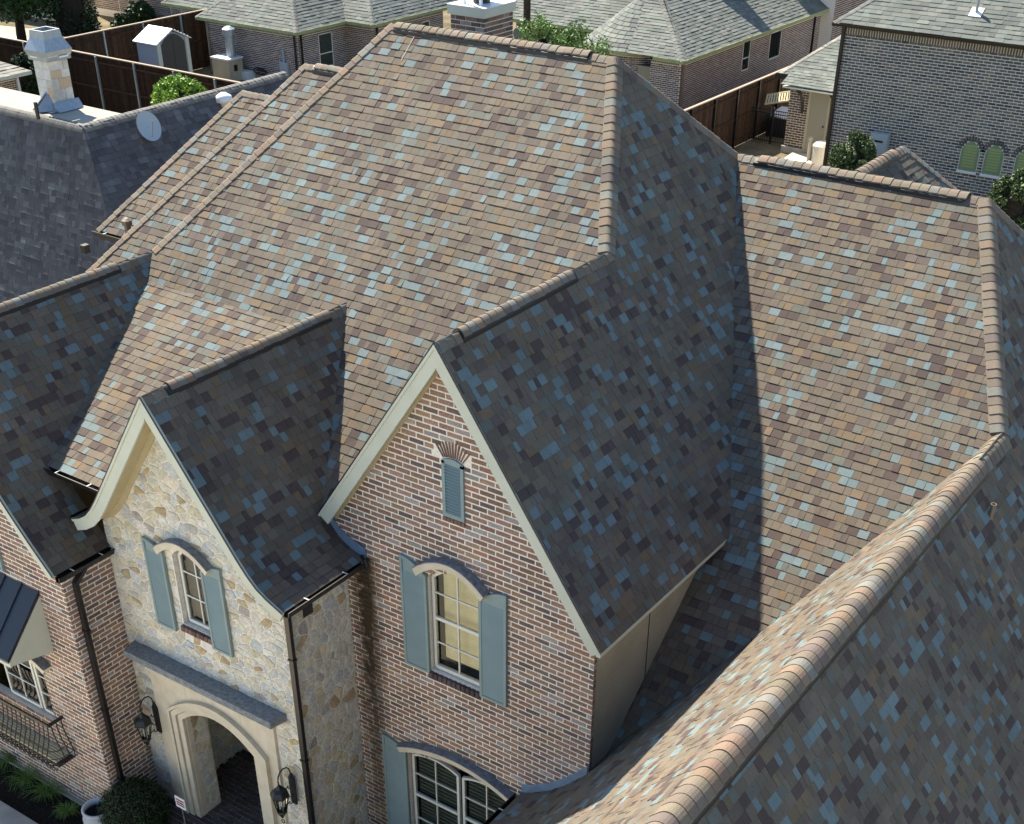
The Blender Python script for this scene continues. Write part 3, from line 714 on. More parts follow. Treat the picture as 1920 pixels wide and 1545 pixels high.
while y < .47:
    x = -5.40 + (.14 if k % 2 else 0)
    while x < -2.05:
        V = [Vector((x, y, FZ - .014)), Vector((x + .265, y, FZ - .014)), Vector((x + .265, y + .085, FZ - .014)), Vector((x, y + .085, FZ - .014))]; V += [p + Vector((0, 0, .016 + R() * .004)) for p in V]
        piece(house, 'paving_brick', 'paver', fl, V, [(0, 3, 2, 1), (4, 5, 6, 7), (0, 1, 5, 4), (1, 2, 6, 5), (2, 3, 7, 6), (3, 0, 4, 7)], jit((.085, .068, .062), .3)); x += .28
    y += .10; k += 1
mat_ = MB(); mat_.box((-3.55, -.75, FZ + .006), (-2.5, .3, FZ + .022)); tag(mat_.build('doormat', 'black'), 'black doormat on the brick floor inside the arched stone entry', 'doormat')

# ---------------------------------------------------------------- rake boards, soffits, gutters
def rake(pts, drop, y0, y1, wall_y, name='rake_board', sof=True, m='trim'):
    """pts run down the roof edge in (x, z)."""
    lo = []
    for i, p in enumerate(pts):
        a = pts[max(0, i - 1)]; b = pts[min(len(pts) - 1, i + 1)]; d = Vector((b[0] - a[0], b[1] - a[1])).normalized()
        nx, nz = (-d.y, d.x); 
        if nz > 0: nx, nz = -nx, -nz
        if i == 0: lo.append((p[0], p[1] - drop / abs(nz)))
        else: lo.append((p[0] + nx * drop, p[1] + nz * drop))
    mb = MB()
    for i in range(len(pts) - 1):
        q = [(pts[i][0], y0, pts[i][1] - .006), (pts[i + 1][0], y0, pts[i + 1][1] - .006), (lo[i + 1][0], y0, lo[i + 1][1]), (lo[i][0], y0, lo[i][1])]
        mb.prism(q, (0, y1 - y0, 0))
    o = mb.build(name, m, house)
    mb = MB()                      # thin drip edge on top
    for i in range(len(pts) - 1): mb.beam((pts[i][0], y0 - .012, pts[i][1] + .0), (pts[i + 1][0], y0 - .012, pts[i + 1][1] + .0), .012, .02)
    mb.build('drip_edge', 'bronze', o)
    mb = MB()                      # crown strip
    for i in range(len(pts) - 1):
        f = .22; a = [(pts[j][0] * (1 - f) + lo[j][0] * f, pts[j][1] * (1 - f) + lo[j][1] * f) for j in (i, i + 1)]
        mb.prism([(pts[i][0], y0 - .018, pts[i][1] - .012), (pts[i + 1][0], y0 - .018, pts[i + 1][1] - .012), (a[1][0], y0 - .018, a[1][1]), (a[0][0], y0 - .018, a[0][1])], (0, .017, 0))
    mb.build('crown_strip', m, o)
    if sof:
        mb = MB()
        for i in range(len(pts) - 1):
            f = .55; a = [(pts[j][0] * (1 - f) + lo[j][0] * f, pts[j][1] * (1 - f) + lo[j][1] * f) for j in (i, i + 1)]
            b = [(pts[j][0] * (.42) + lo[j][0] * .58, pts[j][1] * .42 + lo[j][1] * .58) for j in (i, i + 1)]
            mb.add([(a[0][0], y1, a[0][1]), (a[1][0], y1, a[1][1]), (a[1][0], wall_y, a[1][1]), (a[0][0], wall_y, a[0][1])], [(0, 1, 2, 3)])
            lo2 = lo
            mb.prism([(a[0][0], wall_y - .03, a[0][1]), (a[1][0], wall_y - .03, a[1][1]), (lo2[i + 1][0] * 1.0, wall_y - .03, lo2[i + 1][1]), (lo2[i][0], wall_y - .03, lo2[i][1])], (0, .029, 0))
        mb.build('soffit', 'soffit', o)
    return o
rake([(0, 0), (2.52, -S1 * 2.52)], .185, -.035, .0, YC)
rake([(0, 0), (-2.19, -S1 * 2.19)], .20, -.035, .0, YC)
rake([(XB + h, z) for h, z in bprof], .17, -1.535, -1.50, YP)
rake([(XB - h, z) for h, z in bprof[:-1]] + [(XB - 2.08, -3.645)], .20, -1.535, -1.50, YP)
rake([(XA + h, z) for h, z in aprof], .15, -2.195, -2.16, YA)
rake([(XA - h, z) for h, z in aprof], .15, -2.195, -2.16, YA)
# eave board and soffit along the right of the centre gable
mb = MB(); mb.box((2.44, -.03, -3.62), (2.51, 3.46, -3.555)); mb.box((2.30, .0, -3.615), (2.45, 3.5, -3.59)); mb.build('eave_board', 'trim', house)
gutter(house, (-1.575, -1.50, -3.69), (-1.575, .10, -3.69), (1, 0))
gutter(house, (-5.625, -2.16, -4.30), (-5.625, -1.06, -4.30), (1, 0))
gutter(house, (-6.62, -1.24, -3.13), (-5.20, -1.24, -3.13), (0, -1))
gutter(house, (1.215, -6.5, -6.74), (1.215, .10, -6.74), (-1, 0))
gutter(house, (-5.80, -1.5, -3.67), (-5.80, -1.18, -3.67), (-1, 0), straps=False)
mb = MB(); mb.box((-1.62, -1.48, -3.80), (-1.60, .15, -3.69)); mb.box((-1.94, -1.48, -3.81), (-1.60, .14, -3.79)); mb.build('eave_board', 'soffit', house)
mb = MB(); mb.box((-5.70, -2.1, -4.42), (-5.64, -1.1, -4.31)); mb.build('eave_board', 'bronze', house)
mb = MB(); mb.box((1.25, -8, -6.84), (1.33, .15, -6.75)); mb.box((1.33, -8, -6.95), (1.6, .15, -6.80)); mb.build('eave_board', 'trim', house)
def downpipe(top, bot, elbow, r=.04):
    mb = MB(); mb.beam(top, (top[0] + elbow[0], top[1] + elbow[1], top[2] - .22), .09, .07, (0, 1, 0)); s0 = (top[0] + elbow[0], top[1] + elbow[1], top[2] - .20)
    mb.beam(s0, (s0[0], s0[1], bot), .085, .065, (0, 1, 0)); o = mb.build('downpipe', 'bronze', house)
    for z in (s0[2] - .9, (s0[2] + bot) / 2, bot + 1.0):
        b = MB(); b.box((s0[0] - .055, s0[1] - .045, z), (s0[0] + .055, s0[1] + .045, z + .03)); b.build('pipe_bracket', 'bronze', o)
downpipe((-1.53, -1.28, -3.74), ZG, (-.345, .12))
downpipe((-5.58, -1.66, -4.36), ZG, (-.05, -.18))
mb = MB(); mb.box((-1.62, -1.22, -3.93), (-1.50, -1.02, -3.76)); mb.build('downpipe_outlet', 'bronze', house)
# step flashings on the centre wall
def flashing(pts, y, hgt, name='flashing'):
    mb = MB()
    for i in range(len(pts) - 1):
        (a, b), (c, d) = pts[i], pts[i + 1]; mb.prism([(a, y, b), (c, y, d), (c, y, d + hgt), (a, y, b + hgt)], (0, .012, 0))
    mb.build(name, 'flash', house)
flashing([(XB + h, z - .0) for h, z in ((1.48, -3.17), (1.60, -3.33), (1.72, -3.47), (1.88, -3.57), (2.20, -3.67))], YC - .03, .16)
flashing([(XD - h, z) for h, z in dprof[3:]], YC - .03, .15)
mb = MB(); mb.tube([(-1.56, .1, -3.62), (-1.42, .02, -3.60), (-1.36, .0, -3.68), (-1.40, -.02, -3.74)], .025); mb.build('gutter_spout', 'bronze', house)
for p, wh in (((2.360, 0.322, -5.888), 'left'), ((2.360, 0.454, -5.944), 'right')):
    mb = MB(); mb.lathe((p[0], p[1], p[2] - .03), [(.01, 0), (.035, .01), (.045, .04), (.03, .07), (.005, .08)], 8)
    tag(mb.build('seed_ball', 'concrete'), 'pale round seed ball in the roof corner by the stucco wall, ' + wh + ' of two', 'seed ball', 'two seed balls in the roof corner')

# ---------------------------------------------------------------- windows
def sash(parent, cx, hw, z0, zs, rise, y, cols, rows, mid=None, fr=.045, mt=.018, blind=None, name='window'):
    """Arched sash; frame is the part, panes and bars its sub-parts."""
    n = 10; f = archz(cx, hw, zs, rise); fi = archz(cx, hw - fr, zs - fr * .6, rise * .95)
    mb = MB(); xs = [cx - hw + 2 * hw * i / n for i in range(n + 1)]; xi = [cx - hw + fr + 2 * (hw - fr) * i / n for i in range(n + 1)]
    for i in range(n): mb.prism([(xi[i], y, fi(xi[i])), (xi[i + 1], y, fi(xi[i + 1])), (xs[i + 1], y, f(xs[i + 1])), (xs[i], y, f(xs[i]))], (0, .05, 0))
    mb.box((cx - hw, y, z0), (cx - hw + fr, y + .05, fi(cx - hw + fr) + .01)); mb.box((cx + hw - fr, y, z0), (cx + hw, y + .05, fi(cx + hw - fr) + .01))
    mb.box((cx - hw + fr, y - .01, z0), (cx + hw - fr, y + .05, z0 + fr * 1.3))
    if mid: mb.box((cx - hw + fr, y - .006, mid - .025), (cx + hw - fr, y + .04, mid + .025))
    w_ = mb.build(name, 'white', parent)
    zz = [z0 + fr] + ([mid] if mid else []) + [None]; cells = []
    for h in range(len(zz) - 1):
        lo = zz[h]; nr = rows if not mid else rows // 2
        top = zz[h + 1] if zz[h + 1] else f(cx) - fr
        for r in range(nr):
            for c_ in range(cols):
                x0 = cx - hw + fr + (2 * hw - 2 * fr) * c_ / cols; x1 = x0 + (2 * hw - 2 * fr) / cols
                a, b = lo + (top - lo) * r / nr, lo + (top - lo) * (r + 1) / nr; cells.append((x0, x1, a, b))
                if r and not c_: m_ = MB(); m_.box((cx - hw + fr, y + .005, a - mt / 2), (cx + hw - fr, y + .03, a + mt / 2)); m_.build('muntin', 'white', w_)
    for c_ in range(1, cols):
        x = cx - hw + fr + (2 * hw - 2 * fr) * c_ / cols; m_ = MB(); m_.box((x - mt / 2, y + .003, z0 + fr), (x + mt / 2, y + .032, fi(x))); m_.build('muntin', 'white', w_)
    for (x0, x1, a, b) in cells:
        t0, t1 = min(b, fi(x0 + .001)), min(b, fi(x1 - .001)); m_ = MB()
        m_.add([(x0, y + .022, a), (x1, y + .022, a), (x1, y + .022, max(a, t1)), ((x0 + x1) / 2, y + .022, min(b, fi((x0 + x1) / 2))), (x0, y + .022, max(a, t0))], [(0, 1, 2, 3, 4)]); m_.build('pane', 'glass', w_)
    # room behind
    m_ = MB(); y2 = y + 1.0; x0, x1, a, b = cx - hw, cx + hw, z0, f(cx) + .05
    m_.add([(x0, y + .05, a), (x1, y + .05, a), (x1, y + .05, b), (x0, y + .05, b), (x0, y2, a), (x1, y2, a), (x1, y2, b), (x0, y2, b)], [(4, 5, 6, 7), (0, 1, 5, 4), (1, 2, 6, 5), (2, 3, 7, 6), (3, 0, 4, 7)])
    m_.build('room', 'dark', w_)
    if blind:
        m_ = MB(); (b0, b1, bz0, bz1, bm) = blind; m_.box((b0, y + .13, bz0), (b1, y + .14, bz1)); m_.build('blind', bm, w_)
    return w_
def hood(cx, hw, zs, rise, t, y, proj, parent, n=14):
    f0 = archz(cx, hw, zs, rise); P = [(cx - hw + 2 * hw * i / n) for i in range(n + 1)]; mb = MB(); cov = MB()
    hw2 = hw + t * .6; f1 = lambda x: zs + t * .95 + (rise + t * .1) * (1 - ((x - cx) / hw2) ** 2)
    for i in range(n):
        a, b = P[i], P[i + 1]; c, d = cx + (b - cx) * hw2 / hw, cx + (a - cx) * hw2 / hw
        mb.prism([(a, y - proj, f0(a)), (b, y - proj, f0(b)), (c, y - proj, f1(c)), (d, y - proj, f1(d))], (0, proj + .01, 0))
        cov.prism([(d, y - proj - .02, f1(d) + .001), (c, y - proj - .02, f1(c) + .001), (c, y - proj - .02, f1(c) + .016), (d, y - proj - .02, f1(d) + .016)], (0, proj + .02, 0))
    o = mb.build('window_hood', 'lime', parent); cov.build('hood_cap', 'ledge', o); return o
def shutter(cx, hw, z0, zin, zout, side, y, parent):
    """side +1: the window lies to the right of the shutter."""
    def top(x):
        u = (x - (cx - hw)) / (2 * hw); u = u if side < 0 else 1 - u      # u 0 at inner edge, 1 outer
        return zin + (zout - zin) * max(0, math.sin(u * math.pi / 2)) ** .9
    n = 8; xs = [cx - hw + 2 * hw * i / n for i in range(n + 1)]; b = .042
    mb = MB(); mb.prism([(cx - hw, y, z0), (cx + hw, y, z0)] + [(x, y, top(x)) for x in xs[::-1]], (0, .03, 0)); o = mb.build('shutter', 'shutter', parent)
    fr = MB(); fr.box((cx - hw, y - .018, z0), (cx - hw + b, y, top(cx - hw + b * .5))); fr.box((cx + hw - b, y - .018, z0), (cx + hw, y, top(cx + hw - b * .5))); fr.box((cx - hw + b, y - .018, z0), (cx + hw - b, y, z0 + b))
    xi = [cx - hw + b + 2 * (hw - b) * i / n for i in range(n + 1)]
    for i in range(n): fr.prism([(xi[i], y - .018, top(xi[i]) - b), (xi[i + 1], y - .018, top(xi[i + 1]) - b), (xi[i + 1], y - .018, top(xi[i + 1])), (xi[i], y - .018, top(xi[i]))], (0, .018, 0))
    fr.build('shutter_frame', 'shutter', o)
    sl = MB(); z = z0 + b + .012
    while z < min(zin, zout) - b - .02:
        sl.add([(cx - hw + b, y - .016, z), (cx + hw - b, y - .016, z), (cx + hw - b, y - .002, z + .030), (cx - hw + b, y - .002, z + .030), (cx - hw + b, y - .002, z), (cx + hw - b, y - .002, z)], [(0, 1, 2, 3), (4, 5, 1, 0)]); z += .036
    tag(sl.build('louvre', 'shutter', o), kind='stuff'); return o
# centre window
W1 = sash(house, .03, .44, -5.17, -3.58, .20, YC + .07, 2, 4, -4.28, blind=(-.30, .47, -5.02, -3.2, 'blind'))
hood(.03, .55, -3.53, .27, .10, YC, .14, house)
for k in range(11):
    x = -.43 + k * .083; cw.slab([(x, -5.30), (x + .066, -5.30), (x + .066, -5.20), (x, -5.20)], -.02, .055, 'brick', 'brick', jit((.09, .066, .066), .25))
shutter(-.65, .228, -5.23, -3.55, -3.35, 1, YC - .035, house); shutter(.71, .228, -5.24, -3.57, -3.36, -1, YC - .035, house)
# entry window
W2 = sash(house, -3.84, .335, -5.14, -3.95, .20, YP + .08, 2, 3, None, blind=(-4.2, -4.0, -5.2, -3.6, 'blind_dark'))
hood(-3.88, .50, -3.93, .24, .10, YP, .13, house)
for k in range(9):
    x = -4.22 + k * .083; pw.slab([(x, -5.27), (x + .066, -5.27), (x + .066, -5.18), (x, -5.18)], -.02, .06, 'brick', 'brick', jit((.16, .10, .085), .25))
shutter(-4.55, .205, -5.34, -3.93, -3.79, 1, YP - .05, house); shutter(-3.35, .205, -5.33, -3.95, -3.79, -1, YP - .05, house)
# lower double window
W3 = sash(house, -.49, .46, -9.0, -7.10, .10, YC + .07, 2, 4, -7.92); W4 = sash(house, .49, .46, -9.0, -7.10, .10, YC + .07, 2, 4, -7.92)
for w_, x in ((W3, -.49), (W4, .49)):
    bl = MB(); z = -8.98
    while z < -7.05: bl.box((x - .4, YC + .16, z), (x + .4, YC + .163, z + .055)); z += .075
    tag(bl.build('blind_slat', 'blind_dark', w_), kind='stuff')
hood(0.02, 1.05, -6.97, .26, .09, YC, .13, house)
shutter(-1.21, .235, -9.0, -6.98, -6.85, 1, YC - .035, house)
# louvre in the gable
mb = MB(); P_ = archpoly(.08, .175, -2.48, -1.66, .05, 6)
mb.box((-.095, YC - .03, -2.48), (-.045, YC + .02, -1.66)); mb.box((.205, YC - .03, -2.48), (.255, YC + .02, -1.66)); mb.box((-.045, YC - .03, -2.48), (.205, YC + .02, -2.42)); mb.prism([(-.095, YC - .03, -1.70), (.255, YC - .03, -1.70)] + [(x, YC - .03, z) for x, z in P_[2:]], (0, .05, 0))
gl = mb.build('gable_louvre', 'shutter', house)
z = -2.41; k = 0
while z < -1.72:
    s_ = MB(); s_.add([(-.045, YC - .028, z), (.205, YC - .028, z), (.205, YC + .012, z + .034), (-.045, YC + .012, z + .034), (-.045, YC - .024, z - .008), (.205, YC - .024, z - .008), (.205, YC + .016, z + .026), (-.045, YC + .016, z + .026)], [(0, 1, 2, 3), (7, 6, 5, 4), (0, 4, 5, 1)]); s_.build('slat', 'shutter', gl); z += .046
b_ = MB(); b_.box((-.09, YC + .05, -2.47), (.25, YC + .06, -1.65)); b_.build('louvre_back', 'dark', gl)
for k in range(6):
    x = -.09 + k * .06; cw.slab([(x, -2.55), (x + .045, -2.55), (x + .045, -2.49), (x, -2.49)], 0, .03, 'brick', 'brick', jit((.2, .12, .085), .15))
# left wing window, hood, awning
sash(house, -7.70, .42, -7.70, -6.60, .16, YA + .09, 2, 3, None); sash(house, -6.96, .27, -7.70, -6.60, .06, YA + .09, 2, 3, None)
hood(-7.40, .80, -6.52, .22, .11, YA, .15, house)
shutter(-7.28, .17, -4.80, -4.30, -4.25, -1, YA - .035, house)
mb = MB(); x0, x1 = -9.6, -6.34
mb.prism([(x0, YA - .01, -4.90), (x0, YA - .82, -5.76), (x0, YA - .82, -5.80), (x0, YA - .01, -4.95)], (x1 - x0, 0, 0)); aw_ = mb.build('awning', 'bronze_blue', house)
for k in range(9):
    x = x1 - .02 - k * .40; r_ = MB(); r_.beam((x, YA - .01, -4.885), (x, YA - .82, -5.745), .022, .04, (1, 0, 0)); r_.build('seam', 'bronze_blue', aw_)
mb = MB(); mb.prism([(-6.40, YA - .005, -4.98), (-6.40, YA - .78, -5.79), (-6.40, YA - .78, -5.88), (-6.40, YA - .30, -5.98), (-6.40, YA - .005, -6.05)], (.045, 0, 0)); mb.box((x0, YA - .79, -5.90), (-6.36, YA - .75, -5.80)); mb.build('awning_cheek', 'trim', aw_)

# ---------------------------------------------------------------- rear chimney of the house
cc = Vector((-6.912, 10.521, 0.964)); wx, wy = .80, .95
cw_, cb_ = (cc.x - wx, cc.y), (cc.x, cc.y)
ctop = cc.z + .36
mb = MB(); mb.box((cc.x - wx, cc.y, -3), (cc.x, cc.y + wy, ctop + .05)); ch = mb.build('chimney', 'mortar', house)
PAL_CH = [(3, (.19, .12, .095)), (2, (.14, .10, .085)), (2, (.25, .16, .12)), (1, (.28, .23, .2))]
for (o, e, n, L_) in (((cc.x - wx, cc.y), (1, 0), (0, -1), wx), ((cc.x, cc.y), (0, 1), (1, 0), wy)):
    o3, e3, n3 = Vector((o[0], o[1], 0)), Vector((*e, 0)), Vector((*n, 0)); z = ctop - .085 * 12; k = 0
    while z < ctop - .04:
        a = -.12 if k % 2 else 0
        while a < L_:
            a0, a1 = max(0, a), min(L_, a + .225); a += .245
            if a1 - a0 < .03: continue
            P_ = lambda q, zz, off: o3 + e3 * q + n3 * off + Vector((0, 0, zz))
            v = [P_(a0, z, .012), P_(a1, z, .012), P_(a1, z + .066, .012), P_(a0, z + .066, .012), P_(a0, z, 0), P_(a1, z, 0), P_(a1, z + .066, 0), P_(a0, z + .066, 0)]
            piece(house, 'brick', 'brick', ch, v, [(0, 1, 2, 3), (0, 4, 5, 1), (2, 6, 7, 3), (1, 5, 6, 2), (0, 3, 7, 4)], jit(pick(PAL_CH), .15))
        z += .085; k += 1
mb = MB(); mb.box((cc.x - wx - .05, cc.y - .05, ctop), (cc.x + .05, cc.y + wy + .05, ctop + .16)); mb.build('chimney_cap', 'trim', ch)
mb = MB(); mb.box((cc.x - wx - .055, cc.y - .055, ctop + .161), (cc.x + .055, cc.y + wy + .055, ctop + .175)); mb.build('chimney_pan', 'whitemetal', ch)
mb = MB(); m_ = (cc.x - wx / 2, cc.y + wy / 2, ctop + .175); mb.lathe(m_, [(.17, 0), (.17, .14), (.22, .15), (.22, .2), (.15, .21), (.15, .34), (.26, .35), (.26, .5), (.05, .56)], 14); mb.build('flue', 'black', ch)
for dx in (-.2, .2):
    mb = MB(); mb.beam((m_[0] + dx, m_[1] - .3, m_[2]), (m_[0] + dx, m_[1] - .3, m_[2] + .75), .05, .05); mb.build('flue_post', 'whitemetal', ch)

# ================================================================== FRONT GARDEN
g = MB(); g.add([(-14, -2.9, ZG + .03), (-2.2, -2.9, ZG + .03), (-2.2, 0, ZG + .03), (-14, 0, ZG + .03)], [(0, 1, 2, 3)]); tag(g.build('flower_bed', 'mulch'), kind='structure')
g = MB(); g.box((-14, -3.9, ZG - .1), (2, -2.86, ZG + .10)); tag(g.build('garden_kerb', 'concrete'), kind='structure')
g = MB(); g.box((-14, -9, ZG - .1), (2, -3.905, ZG + .02)); tag(g.build('path', 'lime'), kind='structure')
g = MB(); g.add([(-60, -60, ZG + .004), (60, -60, ZG + .004), (60, -9.2, ZG + .004), (-60, -9.2, ZG + .004)], [(0, 1, 2, 3)]); tag(g.build('road', 'lightroad'), kind='structure')  # unseen paving, added to bounce sun onto the shaded front walls
g = MB(); g.add([(2.2, -9.2, ZG + .006), (30, -9.2, ZG + .006), (30, -3.6, ZG + .006), (2.2, -3.6, ZG + .006)], [(0, 1, 2, 3)]); tag(g.build('driveway', 'lightroad'), kind='structure')  # also unseen, a pale reflector added to fill the front walls
def leafball(o, rx, rz, n, size, pal, core, name='foliage', squash=0, rough=.25, seed=1, parent=None, corem='mulch'):
    rng = random.Random(seed); mb = MB()
    lumps = [(rng.gauss(0, 1), rng.gauss(0, 1), rng.gauss(0, 1)) for _ in range(14)]
    lumps = [Vector(v).normalized() for v in lumps]
    for i in range(n):
        d = Vector((rng.gauss(0, 1), rng.gauss(0, 1), rng.gauss(0, 1))).normalized()
        if d.z < -.75: continue
        b = max(d.dot(l) for l in lumps); k = (1 - rough) + rough * b + rng.gauss(0, .03 + rough * .12); k *= rng.random() ** .13
        p = Vector(o) + Vector((d.x * rx * k, d.y * rx * k, d.z * rz * k)); s_ = size * (.6 + rng.random() * .8)
        a = (d + Vector((rng.gauss(0, .6), rng.gauss(0, .6), rng.gauss(0, .6)))).normalized(); u = a.cross(Vector((rng.gauss(0, 1), rng.gauss(0, 1), rng.gauss(0, 1)))).normalized(); v = a.cross(u)
        c = pal[int(rng.random() * len(pal))]; c = tuple(x * (.75 + rng.random() * .5) for x in c)
        mb.add([p - u * s_, p - v * s_ * .45, p + u * s_, p + v * s_ * .45], [(0, 1, 2, 3)], c)
    f = mb.build(name, 'leaf', parent)
    if core:
        c_ = MB(); c_.lathe(o, [(rx * core * math.cos(t), rz * core * math.sin(t)) for t in [-1.4 + 2.8 * i / 7 for i in range(8)]], 12); c_.build('branches', corem, parent)
    return f
bx = thing('boxwood', 'dense dark green clipped ball of boxwood between the brick corner and the entry', 'shrub', (-5.490, -1.883, -9.450))
bc = (-5.316, -1.939, -9.000); leafball(bc, .60, .56, 15000, .020, [(.022, .045, .014), (.015, .032, .010), (.035, .065, .02)], .9, rough=.07, seed=4, parent=bx)
def grass_clump(p, r, label, n=110, seed=1):
    rng = random.Random(seed); mb = MB()
    for i in range(n):
        a = rng.random() * 6.28; L = r * (.6 + rng.random() * .7); o = Vector(p) + Vector((rng.gauss(0, .04), rng.gauss(0, .04), 0)); d = Vector((math.cos(a), math.sin(a), 0)); s_ = Vector((-d.y, d.x, 0)) * .006
        hgt = L * (.5 + rng.random() * .6); P = []; c = (.07 + rng.random() * .06, .14 + rng.random() * .08, .03)
        for k in range(5):
            t = k / 4; q = o + d * L * t + Vector((0, 0, hgt * (1.7 * t - 1.35 * t * t))); P += [q - s_ * (1 - t * .8), q + s_ * (1 - t * .8)]
        mb.add(P, [(2 * k, 2 * k + 1, 2 * k + 3, 2 * k + 2) for k in range(4)], c)
    tag(mb.build('grass_clump', 'leaf'), label, 'plant', 'grasses in the front bed')
for i, (q, r, lab) in enumerate((((-8.527, -2.035, -9.400), .42, 'fountain grass clump at the left edge under the iron balcony'), ((-7.872, -2.231, -9.400), .34, 'fountain grass clump second from the left, nearest the balcony end'),
                                 ((-7.264, -2.251, -9.400), .36, 'largest fountain grass clump in the middle of the bed beside the kerb'), ((-6.615, -2.364, -9.400), .22, 'smallest grass clump of the bed, beside the white urn'))):
    grass_clump(q, r, lab, 130, i + 3)
up = (-5.762, -2.340, -8.860); mb = MB(); mb.lathe((up[0], up[1], ZG), [(.13, 0), (.16, .05), (.26, .28), (.265, .45), (.225, .58), (.255, .61), (.25, .64), (.215, .64), (.21, .56)], 26, cap=False)
so2 = MB(); so2.lathe((up[0], up[1], ZG + .50), [(.215, 0), (.215, .02)], 20)
tag(mb.build('urn_planter', 'urn', smooth=True), 'glazed white urn with a dark opening beside the boxwood ball', 'planter'); so2.build('soil', 'dark', bpy.data.objects['urn_planter'])
pl = (-6.564, -1.962, -9.400); pt = thing('path_light', 'short black bollard light standing against the left brick wall', 'garden light', (pl[0], pl[1], ZG))
mb = MB(); mb.lathe((pl[0], pl[1], ZG), [(.05, 0), (.05, .30), (.06, .31), (.06, .42)], 14); mb.build('body', 'black', pt); mb = MB(); mb.lathe((pl[0], pl[1], ZG + .42), [(.045, 0), (.045, .006)], 14); mb.build('lens', 'whitemetal', pt)
sg = (-4.286, -1.750, -8.423); st = thing('garden_sign', 'small white stake sign with red and dark stripes beside the entry arch', 'sign', (sg[0], sg[1], ZG))
mb = MB(); mb.box((sg[0] - .115, sg[1], sg[2] - .12), (sg[0] + .115, sg[1] + .012, sg[2] + .12)); mb.build('board', 'whitemetal', st)
mb = MB(); mb.beam((sg[0], sg[1] + .016, ZG), (sg[0], sg[1] + .016, sg[2]), .015, .008); mb.build('stake', 'metal', st)
for i, (dz, h, m) in enumerate(((.055, .035, 'reddish'), (.0, .03, 'black'), (-.05, .03, 'reddish'))):
    mb = MB(); mb.box((sg[0] - .09, sg[1] - .002, sg[2] + dz - h / 2), (sg[0] + .09, sg[1], sg[2] + dz + h / 2)); mb.build('printed_band', m, st)

def lantern(x, ztop, label):
    y = YP - .055; t = thing('wall_lantern', label, 'lantern', (x, y, ztop - .5), 'black lanterns beside the entry arch')
    mb = MB(); mb.prism([(x - .055, y, ztop - .82), (x + .055, y, ztop - .82), (x + .06, y, ztop - .3), (x, y, ztop - .18), (x - .06, y, ztop - .3)], (0, -.03, 0)); mb.build('back_plate', 'black', t)
    c = (x, y - .30, ztop - .42)
    mb = MB(); arc = [(x, y - .03, ztop - .30)] + [(x, y - .165 + .135 * math.cos(a), ztop - .17 + .17 * math.sin(a)) for a in [0, .5, 1, 1.57, 2.1, 2.6, 3.14, 3.6, 4.2]]; mb.tube(arc, .012, 6)
    mb.tube([(x, y - .30, ztop - .30), (x, y - .30, ztop - .42)], .012, 6); mb.build('scroll_arm', 'black', t)
    for zz in (.42, .60, .74):
        mb = MB(); mb.tube([(x, y - .03, ztop - zz - .03)] + [(x, y - .08 - .035 * math.cos(a), ztop - zz + .035 * math.sin(a)) for a in [3.6, 4.6, 5.5, 6.28, 7.2]] + [(x, y - .19, ztop - zz)], .008, 5); mb.build('scroll', 'black', t)
    mb = MB(); mb.lathe(c, [(.15, -.03), (.155, .0), (.11, .07), (.05, .11), (.02, .17), (.006, .20)], 6); mb.build('lamp_roof', 'black', t)
    mb = MB(); mb.lathe(c, [(.075, -.34), (.135, -.03)], 6, cap=False); mb.build('lamp_glass', 'glass', t)
    for k in range(6):
        a = 2 * math.pi * (k + .5) / 6; mb = MB(); mb.tube([(c[0] + .077 * math.cos(a), c[1] + .077 * math.sin(a), c[2] - .34), (c[0] + .137 * math.cos(a), c[1] + .137 * math.sin(a), c[2] - .03)], .008, 4); mb.build('bar', 'black', t)
    mb = MB(); mb.lathe((c[0], c[1], c[2] - .42), [(.01, -.08), (.03, -.04), (.05, .0), (.085, .06), (.08, .09)], 6); mb.build('lamp_base', 'black', t)
    mb = MB(); mb.tube([(c[0] + .035 * math.sin(a), c[1], c[2] - .53 - .035 + .035 * math.cos(a)) for a in [i * .7 for i in range(10)]], .008, 5); mb.build('finial', 'black', t)
    for dx in (-.03, .03): mb = MB(); mb.lathe((c[0] + dx, c[1], c[2] - .33), [(.012, 0), (.012, .12), (.004, .17)], 6); mb.build('candle', 'whitemetal', t)
lantern(-2.20, -6.93, 'black iron lantern on the stone right of the entry arch, beside the dark downpipe')
lantern(-5.25, -6.93, 'black iron lantern on the stone left of the entry arch, above the boxwood')

# bowed iron balcony under the left window
bal = thing('iron_balcony', 'black wrought iron balcony basket with bowed bars below the left window', 'balcony', (-7.6, YA, -8.4))
bx0, bx1, bz0, bz1, bd = -9.8, -6.60, -8.36, -7.50, .30
mb = MB(); yb = YA - bd
mb.beam((bx0, yb, bz1), (bx1, yb, bz1), .035, .05); mb.beam((bx1, yb - .01, bz1), (bx1, YA, bz1), .035, .05); mb.build('top_rail', 'black', bal)
mb = MB(); mb.beam((bx0, yb, bz0), (bx1, yb, bz0), .035, .04); mb.beam((bx1, yb - .01, bz0), (bx1, YA, bz0), .045, .06); mb.build('bottom_rail', 'black', bal)
def barpts(x0, y0, dx, dy): return [(x0 + dx * b, y0 + dy * b, bz1 + (bz0 - bz1) * t) for t, b in ((0, 0), (.2, .01), (.4, .05), (.58, .12), (.74, .17), (.88, .15), (1, .02))]
proto = MB().tube(barpts(0, 0, 0, -1), .012, 5); pm = proto.build('bar', 'black', bal); pm.location = (0, 0, 0)
n = 26
for k in range(n):
    x = bx1 - .03 - k * .118
    if k == 0: pm.location = (x, yb, 0); ob = pm
    else: ob = pm.copy(); col.objects.link(ob); ob.location = (x, yb, 0)
ob = None
